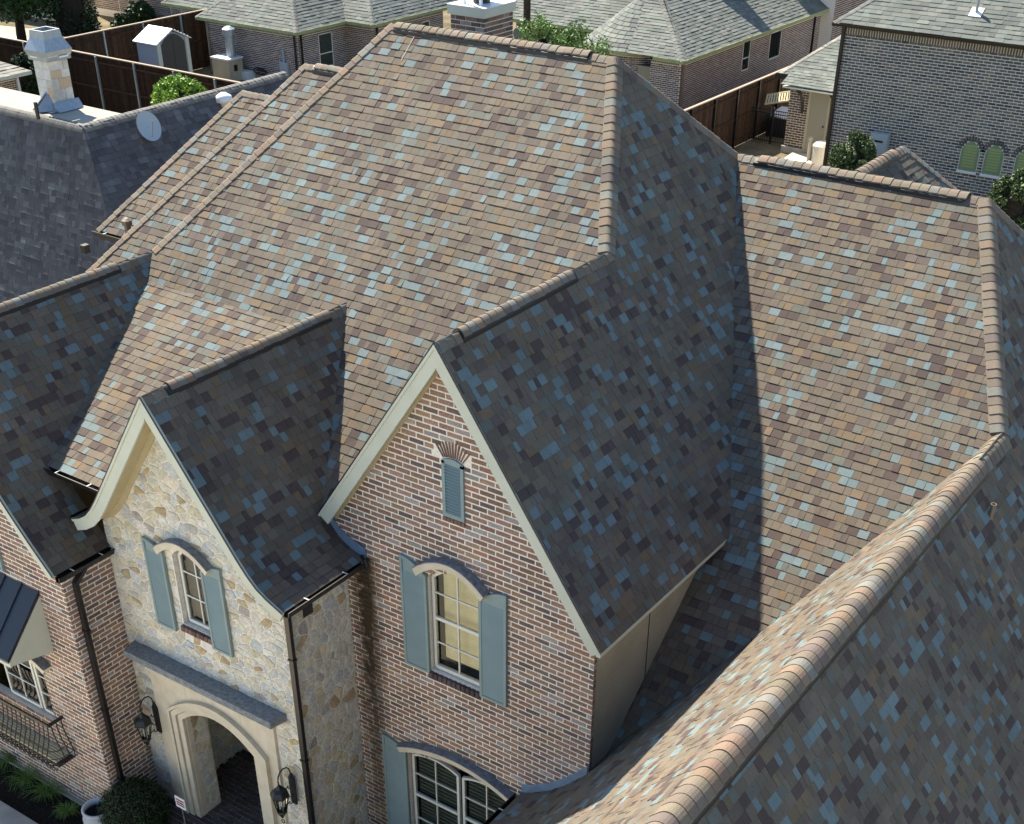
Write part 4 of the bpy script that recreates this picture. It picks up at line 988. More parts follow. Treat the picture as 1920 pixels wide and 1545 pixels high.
for k in range(3):
    mb = MB(); mb.tube(barpts(bx1, YA - .05 - k * .1, 1, 0), .012, 5); mb.build('bar', 'black', bal)
for z_, b in ((bz0 + .36 * .6, .13), (bz0 + .12, .16), (bz0 + .36, .09)):
    mb = MB(); mb.tube([(bx0, yb - b, z_), (bx1, yb - b, z_), (bx1 + b, yb, z_), (bx1 + b, YA, z_)], .008, 5); mb.build('hoop', 'black', bal)
for k in range(26):
    x = bx1 - .06 - k * .118; mb = MB(); mb.tube([(x + .065 * math.cos(a), yb - .03, bz0 - .03 + .085 * math.sin(a)) for a in [3.14 + i * .52 for i in range(7)]], .010, 5); mb.build('scroll', 'black', bal)
for k in range(6):
    mb = MB(); mb.box((bx0, YA - .02 - k * .050, bz0 + .02), (bx1 - .05, YA - .048 - k * .050, bz0 + .045)); mb.build('slat', 'slat', bal)

mb = MB(); mb.box((bx0, YA - .01, bz0 - .01), (bx1 - .03, YA - .31, bz0 + .005)); mb.build('tray', 'black', bal)  # black sheet added under the slats so their gaps read as dark
# ================================================================== LEFT NEIGHBOUR (dark steep roof, low pale top)
LZ = -2.5
n1 = thing('dark_roof_house', 'neighbour house with steep dark charcoal shingle roof and pale low top, left', 'house', (-19, 13, ZG))
la = (-19.494, 10.439, -2.500); lfar = (-19.810, 17.963, -2.500); lleft = (-23.289, 9.812, -2.500)
cx_, cy_ = la[0], la[1]
sx_ = Slope(n1, (cx_, 0), (0, 1), (1, 0), [(0, LZ), (4.6, LZ - 4.6 * 1.45)], [(cx_, cy_), (cx_, lfar[1]), (cx_ + 4.5, lfar[1] + 4.5), (cx_ + 4.5, cy_ - 2.417)], PAL_DARK, expo=.155, widths=(.14, .18, .22, .28), th=.012)
sy_ = Slope(n1, (0, cy_), (1, 0), (0, -1), [(0, LZ), (4.6, LZ - 4.6 * 2.7)], [(cx_ - 13, cy_), (cx_, cy_), (cx_ + 4.5, cy_ - 2.417), (cx_ - 13, cy_ - 2.417)], PAL_DARK, expo=.155, widths=(.14, .18, .22, .28), th=.012)
caps(n1, sx_.deck, (cx_, cy_, LZ), (cx_, lfar[1], LZ), (1.45, 0, 1), (0, 0, 1), w=.16, pal=[(1, (.17, .165, .15)), (1, (.145, .14, .13))], rnd=.8, lift=.03)
caps(n1, sx_.deck, (cx_ - 13, cy_, LZ), (cx_, cy_, LZ), (0, -2.7, 1), (0, 0, 1), w=.16, pal=[(1, (.17, .165, .15)), (1, (.145, .14, .13))], rnd=.8, lift=.03)
# pale low top that the chimney stands on
tl = (-20.019, 11.583, -2.500); tp = MB(); ty = tl[1] + .4
tp.add([(cx_ - 13, cy_, LZ - .02), (cx_, cy_, LZ - .02), (cx_, ty + 3.2, LZ - .02), (cx_ - .3, ty, LZ - .02), (cx_ - 13, ty, LZ - .02)], [(0, 1, 2, 3, 4)])
top_ = tp.build('flat_roof', 'pale_roof', n1)
ch0 = Vector((-21.170, 10.878, -2.500)); 
cn = MB(); cwx = .0
# stone chimney: near corner under the shroud tip
cq = (-21.304, 11.126, -2.500); ccx, ccy = cq[0], cq[1]; cs = .60; chh = 1.20
for dx, dy in ((0, 0),): cn.box((ccx - cs, ccy, LZ - .1), (ccx, ccy + cs, LZ + chh))
chn = cn.build('chimney', 'stone_mortar', n1)
PAL_WS = [(5, (.62, .60, .55)), (2, (.55, .52, .46)), (1, (.55, .42, .28))]
for (o, e, n) in (((ccx - cs, ccy), (1, 0), (0, -1)), ((ccx, ccy), (0, 1), (1, 0))):
    z = LZ; o3, e3, n3 = Vector((o[0], o[1], 0)), Vector((*e, 0)), Vector((*n, 0))
    while z < LZ + chh - .05:
        h = .16 + R() * .14; h = min(h, LZ + chh - z); a = 0
        while a < cs - .02:
            w_ = .2 + R() * .3; a1 = min(cs, a + w_)
            if cs - a1 < .1: a1 = cs
            v = [o3 + e3 * p + n3 * f_ + Vector((0, 0, q_)) for f_ in (.015, 0) for p, q_ in ((a + .006, z + .006), (a1 - .006, z + .006), (a1 - .006, z + h - .006), (a + .006, z + h - .006))]
            piece(n1, 'stone', 'chimstone', chn, v, [(0, 1, 2, 3), (0, 4, 5, 1), (2, 6, 7, 3), (1, 5, 6, 2), (0, 3, 7, 4)], jit(pick(PAL_WS), .06)); a = a1
        z += h
# metal shroud
zt = LZ + chh; x0, x1, y0, y1 = ccx - cs - .08, ccx + .08, ccy - .08, ccy + cs + .08; mx, my = (x0 + x1) / 2, (y0 + y1) / 2
def ringv(f, z): return [(mx + (x - mx) * f, my + (y - my) * f, z) for x, y in ((x0, y0), (x1, y0), (x1, y1), (x0, y1))]
sh = MB(); v = []; f = []
for fac, z in ((1, zt), (1, zt + .10), (1.04, zt + .12), (1.12, zt + .24), (.76, zt + .52), (.70, zt + .70), (.62, zt + .70), (.62, zt + .4)): v += ringv(fac, z)
for i in range(7):
    for k in range(4): f.append((4 * i + k, 4 * i + (k + 1) % 4, 4 * i + 4 + (k + 1) % 4, 4 * i + 4 + k))
sh.add(v, f); shr = sh.build('chimney_shroud', 'metal', n1)
rm = MB(); a = ringv(.70, zt + .705); b = ringv(.62, zt + .705); rm.add(a + b, [(k, (k + 1) % 4, 4 + (k + 1) % 4, 4 + k) for k in range(4)]); rm.build('shroud_rim', 'whitemetal', shr)
vb = MB(); vb.box((x0 + .1, y0 - .012, zt + .06), (x0 + .38, y0 - .002, zt + .10)); vb.box((x1 + .002, y1 - .38, zt + .06), (x1 + .03, y1 - .1, zt + .10)); vb.build('shroud_slot', 'whitemetal', shr)
fl_ = MB(); fl_.prism([(ccx - .3, ccy - .02, LZ), (ccx + .1, ccy - .02, LZ), (ccx + .1, ccy - .25, LZ), (ccx - .3, ccy - .25, LZ)], (0, 0, .03)); fl_.prism([(ccx + .01, ccy - .1, LZ), (ccx + .22, ccy - .1, LZ), (ccx + .05, ccy - .1, LZ + .22)], (0, cs + .2, 0)); fl_.prism([(ccx - cs, ccy - .02, LZ), (ccx - cs, ccy - .35, LZ), (ccx - cs * .5, ccy - .02, LZ + .45)], (.03, 0, 0))
fl_.add([(ccx - cs * .9, ccy - .01, LZ + .01), (ccx + .05, ccy - .01, LZ + .01), (ccx - cs * .42, ccy - .01, LZ + .42), (ccx - cs * .42, ccy - .55, LZ + .02)], [(0, 3, 2), (3, 1, 2)]); fl_.build('chimney_flashing', 'metal', chn)
vt = (-21.083, 10.330, -2.500); mb = MB(); mb.lathe((vt[0], vt[1], LZ - .02), [(.05, 0), (.05, .42)], 8); mb.build('vent_pipe', 'bronze', n1)
# satellite dish and vents on the dark slope
def on_sx(z): return cx_ + (LZ - z) / 1.45
dq = Vector((-19.076, 12.157, -3.106)); dt = thing('satellite_dish', 'oval grey satellite dish on the dark charcoal roof', 'satellite dish', dq)
dirn = Vector((.80, -.25, .55)).normalized(); u_ = dirn.cross(Vector((0, 0, 1))).normalized(); v_ = dirn.cross(u_)
c_ = dq + Vector((.1, -.05, .35)); V = []; F_ = []
for i in range(6):
    for k in range(20):
        r = .36 * (i / 5) + .001; a = 2 * math.pi * k / 20; V.append(c_ + (u_ * math.cos(a) * .88 + v_ * math.sin(a) * 1.1) * r + dirn * (.45 * r * r))
for i in range(5):
    for k in range(20): F_.append((i * 20 + k, i * 20 + (k + 1) % 20, i * 20 + 20 + (k + 1) % 20, i * 20 + 20 + k))
MB().add(V, F_).build('reflector', 'dishpaint', dt, smooth=True)
mb = MB(); mb.tube([dq - Vector((0, 0, .1)), dq + Vector((.02, 0, .2)), c_], .025, 6); mb.tube([c_ - v_ * -.30, c_ + dirn * .42], .012, 5); mb.build('mount', 'metal', dt)
dq = Vector((-19.274, 15.158, -2.818)); mb = MB(); mb.lathe(dq + Vector((0, 0, -.05)), [(.14, 0), (.14, .12), (.26, .14), (.22, .28), (.08, .36)], 14); mb.build('turbine_vent', 'whitemetal', n1, smooth=True)
dq = Vector((-17.908, 8.632, -4.800)); mb = MB(); mb.box(dq - Vector((.07, .09, .1)), dq + Vector((.08, .08, .10))); mb.build('roof_vent', 'black', n1)
mb = MB(); mb.box((cx_ - 12, cy_ - 1.9, ZG), (cx_ + 3.9, lfar[1] + 3, LZ - 5.9)); mb.build('wall', 'mortar', n1)

# ================================================================== BACKGROUND HOUSES
PAL_BH = [(3, (.135, .095, .090)), (3, (.10, .08, .085)), (1.5, (.20, .14, .12)), (1, (.24, .20, .19))]
PAL_BO = [(3, (.20, .115, .065)), (2, (.15, .095, .06)), (1, (.25, .17, .11))]
PAL_RN = [(4, (.105, .098, .088)), (3, (.140, .128, .112)), (1.6, (.19, .155, .12)), (1, (.065, .062, .062))]
LIMITS[('back_brick_house', 'brick')] = 60; LIMITS[('turret_house', 'brick')] = 60
LIMITS[('back_brick_house', 'shingle')] = 120; LIMITS[('turret_house', 'shingle')] = 120
def simple_wall(owner, o, e, n, a0, a1, z0, z1, holes=(), voids=(), pal=PAL_BH, soldier=True, c=.088, L=.26, mname='mortar', rects=()):
    holes = [rect(*r) for r in rects]; voids = list(voids) + [rectvoid(*r) for r in rects]
    w_ = Wall(owner, o, e, n, [(a0, z0), (a1, z0), (a1, z1), (a0, z1)], holes, mname)
    w_.bricks(pal, z1 - (.26 if soldier else 0) - c * int((z1 - z0 - .3) / c), z1 - (.27 if soldier else 0), c=c, L=L, joint=.022, voids=voids)
    if soldier:
        a = a0 + .01
        while a < a1 - .08: w_.slab([(a, z1 - .24), (a + .065, z1 - .24), (a + .065, z1 - .02), (a, z1 - .02)], -.002, .012, 'brick', 'brick', jit(pick(pal), .2)); a += .095
    return w_
def flatwin(owner, wl, a0, a1, z0, z1, rows=1, m='blind_dark', fr='white'):
    mb = MB(); t = .05
    for (p, q, r, s_) in ((a0, z0, a1, z0 + t), (a0, z1 - t, a1, z1), (a0, z0, a0 + t, z1), (a1 - t, z0, a1, z1)):
        P_ = [wl.P(p, q, .02), wl.P(r, q, .02), wl.P(r, s_, .02), wl.P(p, s_, .02)]; mb.prism(P_, wl.n * -.06)
    if rows > 1: zm = z0 + (z1 - z0) * .4; mb.prism([wl.P(a0, zm, .015), wl.P(a1, zm, .015), wl.P(a1, zm + .05, .015), wl.P(a0, zm + .05, .015)], wl.n * -.05)
    w_ = mb.build('window', fr, owner); mb = MB(); mb.add([wl.P(a0 + t, z0 + t, -.06), wl.P(a1 - t, z0 + t, -.06), wl.P(a1 - t, z1 - t, -.06), wl.P(a0 + t, z1 - t, -.06)], [(0, 1, 2, 3)]); mb.build('blind', m, w_)
    mb = MB(); mb.add([wl.P(a0 + t, z0 + t, -.01), wl.P(a1 - t, z0 + t, -.01), wl.P(a1 - t, z1 - t, -.01), wl.P(a0 + t, z1 - t, -.01)], [(0, 1, 2, 3)]); mb.build('pane', 'glass', w_)
rect = lambda a0, a1, z0, z1: [(a0, z0), (a1, z0), (a1, z1), (a0, z1)]
EV = -6.85
def hiproof(owner, x0, x1, y0, y1, z, p, pal=PAL_GREY, faces='SE', expo=.19, drip='green_trim', W_=(.25, .35, .5)):
    """Hip roof over a box; S = front face, E = right-hand face."""
    hw = min(x1 - x0, y1 - y0) / 2; mx = (x0 + x1) / 2; L = 12
    if x1 - x0 >= y1 - y0: r0, r1 = (x0 + hw, (y0 + y1) / 2), (x1 - hw, (y0 + y1) / 2)
    else: r0, r1 = (mx, y0 + hw), (mx, y1 - hw)
    wide = x1 - x0 >= y1 - y0; zt = z + hw * p; decks = []
    S_ = [(x0, y0), (x1, y0), r1, r0] if wide else [(x0, y0), (x1, y0), r0]
    E_ = [(x1, y0), (x1, y1), r1] if wide else [(x1, y0), (x1, y1), r1, r0]
    hp = lambda q: Vector((q[0], q[1], zt))
    a = Slope(owner, (0, y0 + hw), (1, 0), (0, -1), [(0, zt), (hw, z)], S_, pal, expo=expo, widths=W_, th=.016, tabs='S' in faces)
    b = Slope(owner, (x1 - hw, 0), (0, 1), (1, 0), [(0, zt), (hw, z)], E_, pal, expo=expo, widths=W_, th=.016, tabs='E' in faces)
    mb = MB(); 
    if wide: mb.add([(x0, y0, z), (x0, y1, z), hp(r0)], [(0, 1, 2)]); mb.add([(x0, y1, z), (x1, y1, z), hp(r1), hp(r0)], [(0, 1, 2, 3)])
    else: mb.add([(x0, y0, z), (x0, y1, z), hp(r1), hp(r0)], [(0, 1, 2, 3)]); mb.add([(x0, y1, z), (x1, y1, z), hp(r1)], [(0, 1, 2)])
    mb.build('roof_slope', 'deck', owner)
    PC = [(1, (.16, .165, .15)), (1, (.14, .145, .13))]
    near = r1 if wide else r0
    caps(owner, a.deck, (x1, y0, z), (near[0], near[1], zt), (0, -p, 1), (p, 0, 1), w=.15, expo=.25, pal=PC, rnd=.4)
    caps(owner, a.deck, (x0, y0, z), (r0[0], r0[1], zt), (0, -p, 1), (-p, 0, 1), w=.15, expo=.25, pal=PC, rnd=.4)
    mb = MB(); mb.box((x0, y0 - .03, z - .13), (x1, y0 + .02, z + .02)); mb.box((x1 - .02, y0, z - .13), (x1 + .03, y1, z + .02)); mb.box((x0, y0, z - .14), (x1, y1, z - .12)); g_ = mb.build('eave_gutter', drip, owner)
    return a, b
# --- house behind the left neighbour's fence
bh = thing('back_brick_house', 'single-storey brick house with grey-green hip roof beyond the fence, upper left', 'house', (-43, 42, ZG))
w_ = simple_wall(bh, (0, 40.0), (1, 0), (0, -1), -46.3, -40.0, ZG, EV - .06)
we = simple_wall(bh, (-40.0, 0), (0, 1), (1, 0), 40.0, 43.75, ZG, EV - .06, rects=[(41.6, 42.55, -8.83, -7.3)])
flatwin(bh, we, 41.55, 42.6, -8.88, -7.25, 2)
hiproof(bh, -46.7, -39.62, 39.6, 54, EV, .75, faces='SE')
wf2 = simple_wall(bh, (0, 43.7), (1, 0), (0, -1), -40.0, -38.15, ZG, EV - .06, pal=PAL_BO)
we2 = simple_wall(bh, (-38.15, 0), (0, 1), (1, 0), 43.7, 49.6, ZG, EV - .06, rects=[(44.75, 46.85, -9.25, -7.4), (47.75, 48.35, -8.85, -7.4)])
flatwin(bh, we2, 44.7, 46.9, -9.3, -7.35, 1, 'blind_dark'); flatwin(bh, we2, 47.7, 48.4, -8.9, -7.35, 1, 'dark')
hiproof(bh, -44.6, -37.78, 43.3, 56, EV + .01, .75)
for (x, y) in ((-40.05, 39.86), (-39.88, 40.18), (-38.0, 43.85), (-46.2, 39.85)):
    mb = MB(); mb.beam((x, y, EV - .1), (x, y, ZG), .09, .07); mb.build('downpipe', 'door' if x < -46 else 'bronze', bh)
mb = MB(); mb.box((-46.9, 38.6, EV - .3), (-52, 46, EV - .2)); 
hiproof(bh, -51, -46.4, 41.2, 50, EV + .02, .75, faces='S')
tb = (-40.970, 39.900, -8.773); mb = MB(); mb.box((tb[0] - .28, 39.86, tb[2] - .36), (tb[0] + .28, 39.99, tb[2] + .36)); mb.box((tb[0] - .05, 39.9, tb[2] + .36), (tb[0] + .05, 39.98, tb[2] + .95)); tag(mb.build('utility_box', 'dishpaint'), 'blue-grey utility box fixed to the brick wall of the upper left house', 'utility box')
tr = (-42.608, 39.700, -9.019); mb = MB(); mb.tube([(tr[0] + .42 * math.cos(a), 39.8, tr[2] + .16 * math.sin(a)) for a in [i * .5 for i in range(14)]], .035, 6); mb.box((tr[0] - .3, 39.85, tr[2] - .04), (tr[0] + .3, 39.98, tr[2] + .04)); tag(mb.build('hose_reel', 'black'), 'black coiled hose on the brick wall of the upper left house', 'hose')
bq = (-44.097, 38.997, -9.500); bb = thing('outdoor_grill', 'grey outdoor grill cabinet with white lid and round metal flue beside the brick wall', 'grill', bq)
mb = MB(); mb.box((bq[0] - .65, bq[1] - .45, ZG), (bq[0] + .55, bq[1] + .55, ZG + 1.05)); mb.build('cabinet', 'stucco', bb)
mb = MB(); mb.box((bq[0] - .7, bq[1] - .5, ZG + 1.05), (bq[0] + .6, bq[1] + .6, ZG + 1.13)); mb.build('lid', 'whitemetal', bb); mb = MB(); mb.box((bq[0] + .55, bq[1] - .1, ZG + .5), (bq[0] + .565, bq[1] + .15, ZG + .8)); mb.build('door_opening', 'black', bb)
mb = MB(); mb.lathe((bq[0] + .15, bq[1] + .2, ZG + 1.13), [(.24, 0), (.24, 1.0), (.33, 1.02), (.33, 1.3), (.12, 1.42)], 12); mb.build('flue', 'metal', bb)
for i, (px_, r_) in enumerate((((-43.869, 39.639, -9.400), .3), ((-43.385, 39.693, -9.400), .22))):
    mb = MB(); mb.box((px_[0] - r_, px_[1] - .3, ZG), (px_[0] + r_, px_[1] + .3, ZG + .35)); mb.box((px_[0] - r_ * .7, px_[1] - .25, ZG + .35), (px_[0] + r_ * .9, px_[1] + .2, ZG + .42))
    tag(mb.build('patio_crate', 'whitemetal'), ('larger' if i == 0 else 'smaller') + ' low white crate on the ground right of the outdoor grill', 'crate')

# --- turret house, upper right of centre
rb = thing('turret_house', 'brick house with round turret and long grey shingle roof behind the main ridge', 'house', (-24, 50, ZG))
xr = -21.3
wr = simple_wall(rb, (xr, 0), (0, 1), (1, 0), 45.75, 61.5, ZG, EV - .06, rects=[(52.2, 52.9, -8.43, -7.15), (55.25, 56.5, -8.4, -7.2)], pal=[(3, (.165, .10, .085)), (2, (.12, .085, .08)), (1, (.22, .15, .12))])
flatwin(rb, wr, 52.15, 52.95, -8.48, -7.1, 2, 'dark'); flatwin(rb, wr, 55.2, 56.55, -8.45, -7.15, 1, 'dark')
wfr = simple_wall(rb, (0, 45.75), (1, 0), (0, -1), -22.9, xr, ZG, EV - .06)
tcx, tcy, tr_ = -24.9, 48.15, 2.1; NF = 14
for k in range(NF):                                      # round turret as narrow flat facets
    a0 = -math.pi * 1.0 + math.pi * 1.05 * k / NF; a1 = a0 + math.pi * 1.05 / NF
    p, q = Vector((tcx + tr_ * math.cos(a0), tcy + tr_ * math.sin(a0))), Vector((tcx + tr_ * math.cos(a1), tcy + tr_ * math.sin(a1))); e_ = (q - p).normalized(); L_ = (q - p).length
    if p.x > -22.6 and k > 10: continue
    simple_wall(rb, (p.x, p.y), (e_.x, e_.y), (e_.y, -e_.x), 0, L_, ZG, EV - .06)
q1, q2 = (-23.715, 45.820, -7.557), (-22.994, 46.248, -7.634)
mb = MB(); mb.box((q1[0], 46.0, -9.1), (q2[0], 46.4, -7.45)); mb.build('shuttered_window', 'door', rb)
hw = 7.4; x0, x1, y0, y1 = -36.0, -20.95, 45.38, 62.0; zt = EV + 7.5 * .62
b = Slope(rb, (x1 - 7.5, 0), (0, 1), (1, 0), [(0, zt), (7.5, EV)], [(x1, y0), (x1, y1), (x1 - 7.5, y1 - .2), (x1 - 7.5, y0 + 7.5)], PAL_GREY, expo=.19, widths=(.25, .35, .5), th=.018)
a = Slope(rb, (0, y0 + 7.5), (1, 0), (0, -1), [(0, zt), (7.5, EV)], [(-24.0, y0), (x1, y0), (x1 - 7.5, y0 + 7.5), (-25.2, y0 + 4.4)], PAL_GREY, expo=.19, widths=(.25, .35, .5), th=.018)
PC = [(1, (.16, .165, .15)), (1, (.14, .145, .13))]
caps(rb, a.deck, (x1, y0, EV), (x1 - 7.5, y0 + 7.5, zt), (0, -.62, 1), (.62, 0, 1), w=.2, expo=.25, pal=PC, rnd=.5)
mb = MB(); mb.box((x1 - .02, y0, EV - .14), (x1 + .04, y1, EV + .02)); mb.box((-22.6, y0 - .04, EV - .14), (x1, y0 + .02, EV + .02)); mb.box((-22.9, y0, EV - .15), (x1, y1, EV - .13)); mb.build('eave_gutter', 'green_trim', rb)
# conical turret roof: rings of little slabs
apx = (-24.9, 49.6, -4.2); R0 = 2.75; rows = 17; cone = MB(); NC = 40
ringp = lambda k, a: Vector((apx[0] + (tcx - apx[0]) * k + R0 * k * math.cos(a), apx[1] + (tcy - apx[1]) * k + R0 * k * math.sin(a), apx[2] + (EV - apx[2]) * (k ** .86)))
for i in range(rows):
    k0, k1 = i / rows, (i + 1) / rows
    n_ = max(8, int(NC * k1)); 
    for j in range(n_):
        a0 = 2 * math.pi * j / n_ + i * .4; a1 = 2 * math.pi * (j + .94) / n_ + i * .4; u = Vector((0, 0, .03)); 
        v = [ringp(k0, a0), ringp(k0, a1), ringp(k1 + .008, a1) + u, ringp(k1 + .008, a0) + u, ringp(k1, a1) - u * .3, ringp(k1, a0) - u * .3]
        piece(rb, 'shingle', 'shingle', a.deck, v, [(0, 3, 2, 1), (3, 5, 4, 2)], jit(pick(PAL_GREY), .12))
cv = [Vector(apx)] + [ringp(1, 2 * math.pi * j / 36) for j in range(36)]; cv = [ringp(k / 8, 2 * math.pi * j / 36) - Vector((0, 0, .03)) for k in range(9) for j in range(36)]; cone.add(cv, [(36 * k + j, 36 * k + (j + 1) % 36, 36 * k + 36 + (j + 1) % 36, 36 * k + 36 + j) for k in range(8) for j in range(36)]); cone.build('turret_roof', 'deck', rb)
mb = MB(); 
for j in range(36):
    a0, a1 = 2 * math.pi * j / 36, 2 * math.pi * (j + 1) / 36
    if math.sin(a0) < .2: mb.beam(ringp(1.005, a0) - Vector((0, 0, .06)), ringp(1.005, a1) - Vector((0, 0, .06)), .06, .13)
mb.build('eave_gutter', 'green_trim', rb)
# patio side: long front slope with a dark veranda below
b2 = Slope(rb, (0, 56), (1, 0), (0, -1), [(0, EV + 4.4), (6.95, EV)], [(-34.4, 49.05), (-25.5, 49.05), (-23.5, 56), (-34.4, 56)], PAL_GREY, expo=.19, widths=(.25, .35, .5), th=.018)
mb = MB(); mb.box((-34.4, 49.0, EV - .14), (-26.5, 49.07, EV + .02)); mb.build('eave_gutter', 'green_trim', rb)
wv = simple_wall(rb, (0, 51.2), (1, 0), (0, -1), -34.4, -26.5, ZG, EV - .06, rects=[(-32.95, -31.65, -9.25, -7.35), (-30.75, -28.05, -9.25, -7.35)], soldier=False)
flatwin(rb, wv, -33, -31.6, -9.3, -7.3, 1, 'dark', 'bronze'); flatwin(rb, wv, -30.8, -28, -9.3, -7.3, 1, 'dark', 'bronze')
ck = (-34.220, 50.900, -8.016); mb = MB(); mb.lathe((0, 0, 0), [(.3, 0), (.33, .02), (.33, .06), (.27, .07)], 18); o_ = mb.build('patio_clock', 'metal'); o_.rotation_euler = (math.pi / 2, 0, 0); o_.location = (ck[0], 51.18, ck[2]); tag(o_, 'round grey wall clock on the shaded patio wall right of the brick chimney', 'clock')
for px_ in (-34.3, -30.9, -27.2):
    mb = MB(); mb.beam((px_, 49.3, ZG), (px_, 49.3, EV), .3, .3); mb.build('patio_post', 'bronze', rb)
for t_ in ((-23.9, 57.0), (-23.6, 58.4)):
    z = EV + (x1 - t_[0]) * .62; mb = MB(); mb.lathe((t_[0], t_[1], z - .1), [(.07, 0), (.07, .5), (.16, .52), (.16, .62), (.04, .66)], 8); mb.build('roof_vent', 'metal', rb)
for (x, y) in ((xr + .06, 45.9), (xr + .06, 60.6)): mb = MB(); mb.beam((x, y, EV - .1), (x, y, ZG), .1, .08); mb.build('downpipe', 'oldcopper' if y < 50 else 'bronze', rb)
# brick block behind it
rb2 = thing('far_brick_house', 'brick house wall rising behind the turret house at the top right', 'house', (-18, 64, ZG))
w_ = simple_wall(rb2, (-20.6, 0), (0, 1), (1, 0), 61.6, 84, ZG, -4.0, pal=[(3, (.165, .10, .085)), (2, (.12, .085, .08)), (1, (.22, .15, .12))], soldier=False, c=.11, L=.30)
mb = MB(); mb.box((-28, 61.6, ZG), (-20.62, 84, -4.02)); mb.build('wall', 'mortar', rb2); mb = MB(); mb.prism([(-29, 61, -4.0), (-20.2, 61, -4.0), (-24.5, 61, -1.2)], (0, 24, 0)); mb.build('roof', 'deck', rb2)

# --- grey brick house, upper right
rn = thing('grey_brick_house', 'two-storey dark grey brick house with grey-green roof, upper right corner', 'house', (-4, 44, ZG))
xl = -11.3; ZE = -3.5
va = [archvoid(-5.62, .52, -8.02, -7.22, .52), archvoid(-4.68, .52, -7.98, -7.22, .52), archvoid(-3.45, .52, -7.98, -7.22, .52)]
wn = Wall(rn, (0, 40), (1, 0), (0, -1), [(xl, ZG), (4, ZG), (4, ZE), (xl, ZE)], [], 'mortar_grey')
wn.bricks(PAL_RN, -9.45, ZE - .36, c=.105, L=.305, joint=.030, voids=[lambda z: None] + [archvoid(c_, .37, -8.02, -7.25, .37) for c_ in (-5.62, -4.70, -3.55)], proud=.014)
a = xl + .02
while a < 4: wn.slab([(a, ZE - .34), (a + .068, ZE - .34), (a + .068, ZE - .05), (a, ZE - .05)], -.002, .016, 'brick', 'brick', jit((.15, .125, .09), .25)); a += .104
for c_ in (-5.62, -4.70, -3.55):
    for k in range(13):
        t = math.pi * (k + .5) / 13; p = (c_ + .46 * math.cos(t), -7.25 + .46 * math.sin(t)); d_ = Vector((math.cos(t), math.sin(t))); s_ = Vector((-d_.y, d_.x)) * .038
        wn.slab([tuple(Vector(p) - s_ + d_ * -.10), tuple(Vector(p) + s_ + d_ * -.10), tuple(Vector(p) + s_ + d_ * .06), tuple(Vector(p) - s_ + d_ * .06)], -.002, .022, 'brick', 'brick', jit((.09, .085, .08), .2))
    mb = MB(); po = archpoly(c_, .34, -7.98, -7.25, .33, 12); mb.prism([(x, 39.975, z) for x, z in po], (0, .02, 0)); wnd = mb.build('window', 'windowgreen', rn)
    z = -7.86
    while z < -7.05: mb = MB(); hw_ = .24; mb.add([(c_ - hw_, 39.96, z), (c_ + hw_, 39.96, z), (c_ + hw_, 39.972, z + .07), (c_ - hw_, 39.972, z + .07)], [(0, 1, 2, 3)]); mb.build('slat', 'blindgreen', wnd); z += .105
    mb = MB(); mb.box((c_ - .38, 39.93, -8.08), (c_ + .38, 40, -7.99)); mb.build('window_sill', 'mortar_grey', wnd)
s_ = Slope(rn, (0, 47.5), (1, 0), (0, -1), [(0, -3.40 + .75 * 7.85), (7.85, -3.40)], [(xl - .38, 39.65), (5, 39.65), (5, 47.5), (xl + 7.47, 47.5)], PAL_GREY, expo=.20, widths=(.25, .33, .42), th=.014)
mb = MB(); mb.add([(xl - .38, 39.65, -3.41), (xl + 7.47, 47.5, 2.4), (xl + 7.47, 55, 2.4), (xl - .38, 62, -3.41)], [(0, 1, 2, 3)]); mb.build('roof_slope', 'deck', rn)
caps(rn, s_.deck, (xl - .38, 39.65, -3.40), (xl + 7.47, 47.5, -3.40 + .75 * 7.85), (0, -.75, 1), (-.75, 0, 1), w=.16, expo=.22, pal=PC, rnd=.4)
gutter(rn, (xl - .38, 39.64, -3.42), (4.9, 39.64, -3.42), (0, -1), straps=False)
mb = MB(); mb.box((xl - .35, 39.7, -3.52), (4.9, 41, -3.49)); mb.build('soffit', 'soffit', rn)
mb = MB(); mb.box((xl, 40.01, ZG), (xl + .05, 60, ZE)); mb.build('wall', 'mortar_grey', rn)
mb = MB(); mb.beam((xl - .02, 39.93, ZE), (xl - .02, 39.93, ZG), .12, .10); mb.build('downpipe', 'bronze', rn)
vq = (-6.71, 40.06, -3.05); mb = MB(); mb.lathe((vq[0] + .1, 40.6, -2.75), [(.05, 0), (.05, .62)], 8); mb.build('vent_pipe', 'metal', rn); mb = MB(); mb.prism([(vq[0] - .12, 40.42, -2.80), (vq[0] + .34, 40.42, -2.80), (vq[0] + .34, 40.75, -2.55), (vq[0] - .12, 40.75, -2.55)], (0, 0, .02)); mb.build('pipe_flashing', 'whitemetal', rn)
